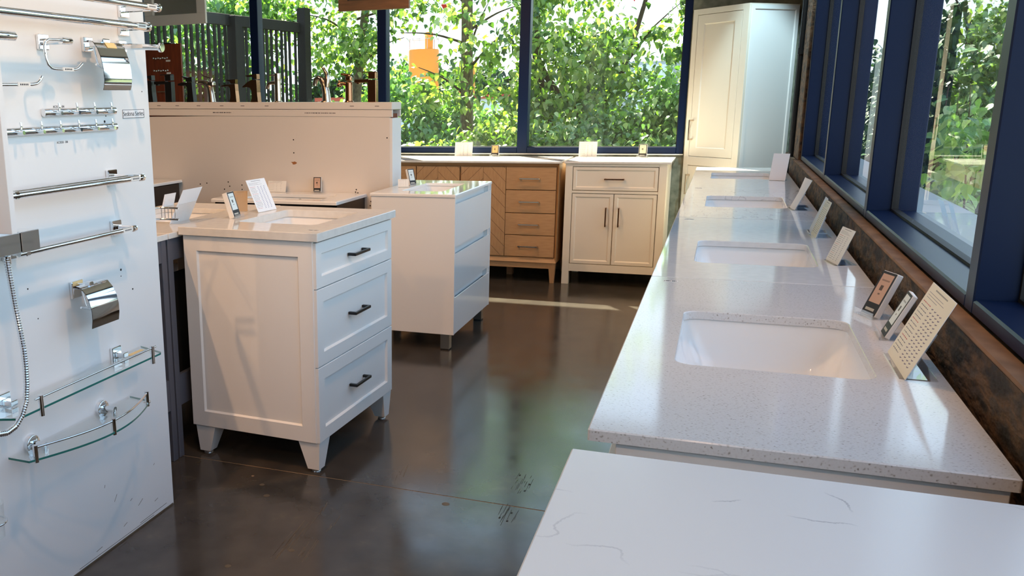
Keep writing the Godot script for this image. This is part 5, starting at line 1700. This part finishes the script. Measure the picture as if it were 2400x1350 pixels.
func outdoors() -> void:
	make_leaf()
	var g := struct("ground")
	bpart(g, "yard", Vector3(-80, -0.7, -120), Vector3(60, -0.5, -7.7), M.ground)
	bpart(g, "pavement", Vector3(0.7, -0.7, -7.7), Vector3(40, -0.5, 30), M.pavement)
	# fence
	var o := thing("slat_fence", "dark weathered wooden slat fence outside the left windows", "fence", Vector3(-5.6, -0.5, -8.0))
	var a := Vector3(-0.25, 0, 0)
	var b := Vector3(0.22, 0, -3.72)
	var d := (b - a).normalized()
	var turn := Basis(Vector3.UP, atan2(-d.z, d.x))
	for y in [2.85, 0.6]:
		var mb := MB.new()
		mb.t = Transform3D(turn, (a + b) / 2 + Vector3(0, y, 0))
		mb.box(Vector3.ZERO, Vector3((b - a).length(), 0.13, 0.06), 0.004)
		part(o, "rail", mb, M.fence_wood)
	for s in [0.02, 0.575, 1.0]:
		var mb := MB.new()
		mb.t = Transform3D(turn, a.lerp(b, s))
		mb.box(Vector3(0, 1.55 if s > 0.9 else 1.45, 0.05), Vector3(0.15, 3.1 if s > 0.9 else 2.9, 0.13), 0.006)
		part(o, "post", mb, M.fence_wood)
	for k in 34:
		var mb := MB.new()
		mb.t = Transform3D(turn * Basis(Vector3(0, 0, 1), R.randf_range(-0.008, 0.008)), a.lerp(b, (k + 0.5) / 34.0))
		mb.box(Vector3(0, 1.43, 0.0), Vector3(0.042, 2.86, 0.022), 0.002)
		part(o, "slat", mb, M.fence_wood)
	# trees
	o = thing("poplar_tree", "pale barked tree with loose bright leaves in the middle window", "tree", Vector3(-2.87, -0.5, -11.0), 0.0, "trees outside the back windows")
	limb(o, "trunk", [Vector3(0.03, 0, 0), Vector3(0.0, 1.5, 0.0), Vector3(-0.02, 3.0, 0), Vector3(-0.05, 4.6, 0)], 0.095, 0.05, M.bark)
	for q in [[1.9, Vector3(-0.55, 0.35, 0.2)], [2.2, Vector3(0.6, 0.45, 0.3)], [2.5, Vector3(-0.75, 0.15, 0.3)], [2.65, Vector3(0.65, 0.3, -0.2)], [2.9, Vector3(-0.5, 0.5, 0.1)], [2.4, Vector3(0.35, 0.5, 0.5)]]:
		var p0 := Vector3(0, q[0], 0)
		limb(o, "branch", [p0, p0 + q[1] * 0.5 + Vector3(0, 0.05, 0), p0 + q[1]], 0.018, 0.004, M.twig)
	foliage(o, [[Vector3(0.05, 3.05, 0.1), Vector3(0.85, 0.45, 0.6), 420], [Vector3(0.35, 2.35, 0.2), Vector3(0.45, 0.55, 0.5), 360], [Vector3(-0.1, 2.2, 0.3), Vector3(0.42, 0.35, 0.5), 200], [Vector3(-0.25, 1.95, 0.3), Vector3(0.45, 0.25, 0.5), 150], [Vector3(0.3, 1.75, 0.2), Vector3(0.4, 0.4, 0.5), 240], [Vector3(-0.55, 2.95, 0.2), Vector3(0.25, 0.2, 0.3), 60], [Vector3(0.2, 4.0, 0), Vector3(0.9, 0.7, 0.8), 500]], 0.085, BRIGHT, 101, 90, 0.85)
	o = thing("alder_tree", "dark multi-stemmed tree filling the right back window", "tree", Vector3(-1.75, -0.5, -10.6), 0.0, "trees outside the back windows")
	limb(o, "trunk", [Vector3(0.05, 0, 0), Vector3(0.0, 1.3, 0), Vector3(-0.22, 2.2, 0), Vector3(-0.28, 3.4, 0)], 0.085, 0.035, M.twig)
	limb(o, "trunk", [Vector3(0.35, 0, 0.1), Vector3(0.33, 1.45, 0), Vector3(-0.05, 2.0, 0.05), Vector3(-0.25, 2.35, 0.0)], 0.06, 0.03, M.twig)
	limb(o, "trunk", [Vector3(0.40, 0, 0.0), Vector3(0.42, 1.4, 0), Vector3(0.72, 2.2, 0.05), Vector3(0.95, 3.1, 0.0)], 0.055, 0.02, M.twig)
	for q in [[Vector3(0.75, 2.25, 0), Vector3(0.5, 0.55, 0.1)], [Vector3(0.2, 1.75, 0), Vector3(0.35, 0.8, 0.2)], [Vector3(-0.25, 2.6, 0), Vector3(-0.4, 0.45, 0.2)], [Vector3(0.85, 2.7, 0), Vector3(0.25, 0.6, 0.1)], [Vector3(0.45, 1.6, 0), Vector3(0.75, 0.25, 0.2)], [Vector3(-0.27, 3.0, 0), Vector3(0.5, 0.35, 0.2)]]:
		limb(o, "branch", [q[0], q[0] + q[1] * 0.5 + Vector3(0, 0.06, 0), q[0] + q[1]], 0.016, 0.004, M.twig)
	foliage(o, [[Vector3(0.25, 2.35, 0.1), Vector3(0.8, 0.6, 0.6), 900], [Vector3(-0.15, 3.0, 0.2), Vector3(0.6, 0.35, 0.5), 350], [Vector3(0.55, 2.0, 0.25), Vector3(0.8, 0.5, 0.5), 700], [Vector3(1.45, 2.9, 0.3), Vector3(0.3, 0.55, 0.4), 260], [Vector3(1.15, 2.5, 0.2), Vector3(0.4, 0.25, 0.4), 120], [Vector3(-0.25, 1.8, 0.2), Vector3(0.4, 0.5, 0.5), 420], [Vector3(0.3, 3.6, 0), Vector3(1.1, 0.6, 0.8), 500]], 0.08, BRIGHT, 102, 90, 1.9)
	o = thing("leaning_tree", "tree with drooping bright leaves right of the fence post", "tree", Vector3(-5.0, -0.5, -12.6), 0.0, "trees outside the back windows")
	limb(o, "trunk", [Vector3(0, 0, 0), Vector3(0.05, 1.6, 0), Vector3(0.25, 3.0, 0.1), Vector3(0.5, 4.6, 0.1)], 0.09, 0.04, M.bark)
	for q in [[2.3, Vector3(0.8, 0.4, 0.3)], [2.7, Vector3(-0.8, 0.4, 0.2)], [3.0, Vector3(0.9, -0.1, 0.4)]]:
		limb(o, "branch", [Vector3(0.1, q[0], 0), Vector3(0.1, q[0] + 0.1, 0) + q[1] * 0.5, Vector3(0.1, q[0], 0) + q[1]], 0.02, 0.005, M.twig)
	foliage(o, [[Vector3(0.35, 3.25, 0.2), Vector3(1.1, 0.5, 0.8), 850], [Vector3(0.1, 2.75, 0.2), Vector3(0.75, 0.45, 0.7), 520], [Vector3(-0.9, 3.1, 0.2), Vector3(0.9, 0.7, 0.6), 520], [Vector3(0.2, 4.2, 0.0), Vector3(1.4, 0.6, 0.8), 600]], 0.095, BRIGHT, 103, 60, 1.5)
	o = thing("thicket_tree", "dense leafy tree seen through the fence slats at the left", "tree", Vector3(-8.2, -0.5, -12.5), 0.0, "trees outside the back windows")
	limb(o, "trunk", [Vector3(0, 0, 0), Vector3(0.1, 2.0, 0), Vector3(-0.1, 4.0, 0)], 0.10, 0.05, M.bark)
	foliage(o, [[Vector3(0.2, 2.4, 0.2), Vector3(1.6, 1.1, 0.9), 2400], [Vector3(1.3, 1.9, 0.2), Vector3(0.9, 0.9, 0.7), 1200], [Vector3(-1.2, 2.6, 0.0), Vector3(1.0, 1.2, 0.7), 1000], [Vector3(1.2, 3.3, 0.2), Vector3(1.1, 0.5, 0.7), 700], [Vector3(0.3, 1.2, 0.6), Vector3(1.8, 0.8, 0.8), 1500]], 0.11, MID, 104, 0)
	# shrub banks under the windows
	for q in [
		["bramble_bank", "dense green shrub bank below the right half of the back window", Vector3(-0.95, -0.5, -9.6), [[Vector3(0.0, 1.05, 0), Vector3(0.75, 0.65, 0.6), 2300], [Vector3(0.75, 1.25, 0.0), Vector3(0.75, 0.75, 0.6), 2300], [Vector3(-0.55, 0.95, 0.1), Vector3(0.5, 0.55, 0.5), 1300], [Vector3(0.2, 0.6, 0.4), Vector3(1.3, 0.7, 0.4), 1600]], 0.062, MID, 111],
		["weed_bank", "low sunlit weeds and nettles at the foot of the middle back window", Vector3(-2.55, -0.5, -9.5), [[Vector3(-0.2, 0.95, 0.0), Vector3(0.75, 0.42, 0.5), 1500], [Vector3(0.55, 1.2, 0.0), Vector3(0.5, 0.5, 0.5), 1100], [Vector3(-0.9, 0.75, 0.0), Vector3(0.6, 0.45, 0.5), 800], [Vector3(0.1, 0.5, 0.3), Vector3(1.2, 0.7, 0.4), 900]], 0.07, BRIGHT, 112],
		["hazel_shrub", "rounded green shrub behind the bronze faucets", Vector3(-5.2, -0.5, -14.5), [[Vector3(0.2, 1.4, 0), Vector3(0.9, 0.85, 0.7), 1100], [Vector3(1.2, 1.35, 0.0), Vector3(0.6, 0.7, 0.6), 700]], 0.10, MID, 113],
		["garden_shrub", "dark shrub seen low between the fence slats", Vector3(-6.9, -0.5, -11.2), [[Vector3(0.2, 1.4, 0), Vector3(1.0, 1.0, 0.6), 1300], [Vector3(-1.2, 1.5, 0), Vector3(1.0, 1.1, 0.6), 1300]], 0.085, DARK, 114],
	]:
		o = thing(q[0], q[1], "shrub", q[2], 0.0, "shrubs outside the back windows")
		for k in 5:
			limb(o, "stem", [Vector3(R.randf_range(-0.4, 0.4), 0, 0), Vector3(R.randf_range(-0.5, 0.5), 0.8, 0.1), Vector3(R.randf_range(-0.7, 0.7), 1.4, 0.1)], 0.014, 0.004, M.twig)
		foliage(o, q[3], q[4], q[5], q[6], 0, 5.0)
	# greenery outside the right windows
	for k in 4:
		var at: Vector3 = [Vector3(2.1, -0.5, -10.6), Vector3(2.3, -0.5, -13.2), Vector3(2.5, -0.5, -16.2), Vector3(3.0, -0.5, -20.0)][k]
		o = thing("side_hedge", "hedge bush outside the right windows, number %s along the wall from the camera" % ["one", "two", "three", "four"][k], "hedge", at, 0.0, "hedges outside the right windows")
		for i in 4:
			limb(o, "stem", [Vector3(0, 0, -0.8 + i * 0.5), Vector3(R.randf_range(-0.3, 0.3), 1.5, -0.8 + i * 0.5), Vector3(R.randf_range(-0.4, 0.4), 2.8, -0.8 + i * 0.5)], 0.03, 0.008, M.twig)
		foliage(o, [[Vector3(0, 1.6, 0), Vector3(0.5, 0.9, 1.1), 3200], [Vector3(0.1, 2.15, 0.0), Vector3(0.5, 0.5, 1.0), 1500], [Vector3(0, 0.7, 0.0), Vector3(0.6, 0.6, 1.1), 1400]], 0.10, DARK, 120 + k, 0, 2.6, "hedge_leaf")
	o = thing("window_vine", "light green vine leaves close outside the nearest right window", "vine", Vector3(1.0, -0.5, -4.9), 0.0)
	for i in 5:
		limb(o, "stem", [Vector3(0.05, 0, -0.8 + i * 0.4), Vector3(0.02, 1.0, -0.7 + i * 0.4), Vector3(R.randf_range(-0.05, 0.05), 1.9, -0.8 + i * 0.42)], 0.008, 0.003, M.twig)
	foliage(o, [[Vector3(0.0, 1.45, 0.2), Vector3(0.12, 0.38, 0.9), 200], [Vector3(0.05, 1.75, -0.5), Vector3(0.12, 0.4, 0.6), 90]], 0.062, MID, 131, 140, 2.0)
	# far things
	o = thing("storage_silo", "orange industrial silo with roof rails beyond the trees", "silo", Vector3(-13.85, -0.5, -44.6))
	var mb := MB.new()
	mb.lathe([[0.74, 0.0], [0.74, 4.2], [0.70, 4.25]], 24)
	part(o, "tank", mb, M.silo_orange)
	mb = MB.new()
	mb.t = Transform3D(Basis(), Vector3(0.32, 4.25, 0.2))
	mb.lathe([[0.2, -0.3], [0.2, 0.75], [0.15, 0.8]], 16)
	part(o, "riser", mb, M.silo_orange)
	for k in 12:
		mb = MB.new()
		mb.cyl(Vector3(cos(TAU * k / 12) * 0.72, 4.25, sin(TAU * k / 12) * 0.72), Vector3(cos(TAU * k / 12) * 0.72, 4.75, sin(TAU * k / 12) * 0.72), 0.015, -1.0, 6)
		part(o, "rail_post", mb, M.house_grey)
	mb = MB.new()
	var hoop := []
	for k in 25:
		hoop.append(Vector3(cos(TAU * k / 24) * 0.72, 4.73, sin(TAU * k / 24) * 0.72))
	mb.tube(hoop, 0.018, 6)
	part(o, "rail", mb, M.house_grey)
	o = thing("storage_silo", "narrower orange silo behind the pale tree trunk", "silo", Vector3(-11.9, -0.5, -45.5))
	mb = MB.new()
	mb.lathe([[0.4, 0.0], [0.4, 3.6], [0.36, 3.65]], 20)
	part(o, "tank", mb, M.silo_orange)
	o = thing("white_shed", "low white building with red roof stripe below the silo", "building", Vector3(-12.5, -0.5, -38.0))
	bpart(o, "wall", Vector3(-4.2, 0, -3), Vector3(4.2, 1.86, 0), M.house_white)
	bpart(o, "roof_stripe", Vector3(-4.3, 1.86, -3.1), Vector3(4.3, 2.02, 0.1), M.stripe_red)
	for x in [-2.6, -0.05, 1.6]:
		var w := bpart(o, "window", Vector3(x - 0.4, 1.05, 0), Vector3(x + 0.4, 1.5, 0.04), M.house_white)
		bpart(w, "pane", Vector3(x - 0.34, 1.1, 0.04), Vector3(x + 0.34, 1.45, 0.05), M.house_glass)
	bpart(o, "base_band", Vector3(-4.2, 0.55, 0), Vector3(4.2, 0.75, 0.03), M.house_grey)
	o = thing("grey_warehouse", "pale grey warehouse far behind the right trees", "building", Vector3(-2.1, -0.5, -45.0))
	bpart(o, "wall", Vector3(-2.6, 0, -6), Vector3(2.3, 3.35, 0), M.house_grey)
	for x in [-1.9, 0.1]:
		bpart(o, "wall_panel", Vector3(x, 0.2, 0), Vector3(x + 1.7, 3.2, 0.05), M.house_white)
	o = thing("far_treeline", "distant dark trees on the horizon", "trees", Vector3(-8, -0.5, -70.0))
	o.set_meta("group", "distant trees")
	foliage(o, [[Vector3(-18, 2.4, 0), Vector3(7, 2.4, 2), 1800], [Vector3(-9, 2.0, 2), Vector3(5, 1.7, 2), 1200], [Vector3(4, 2.6, -3), Vector3(7, 1.8, 2), 1400], [Vector3(14, 2.4, 0), Vector3(6, 1.9, 2), 1000]], 0.55, DARK, 141, 0)
	# pennant on a line
	o = thing("pennant_line", "string of small red pennants high outside the window", "pennants", Vector3(-4.0, 2.75, -13.5))
	mb = MB.new()
	mb.tube([Vector3(-1.2, 0.05, 0), Vector3(0, -0.02, 0), Vector3(1.6, -0.05, 0), Vector3(3.4, 0.05, 0)], 0.004, 6)
	part(o, "cord", mb, M.twig)
	for x in [0.12, 1.35, 2.75]:
		mb = MB.new()
		mb.t = Transform3D(Basis(), Vector3(x, -0.03, 0))
		mb.prism(PackedVector2Array([Vector2(-0.06, 0), Vector2(0.06, 0), Vector2(0.01, -0.12)]), -0.002, 0.002)
		part(o, "pennant", mb, M.flag_red)
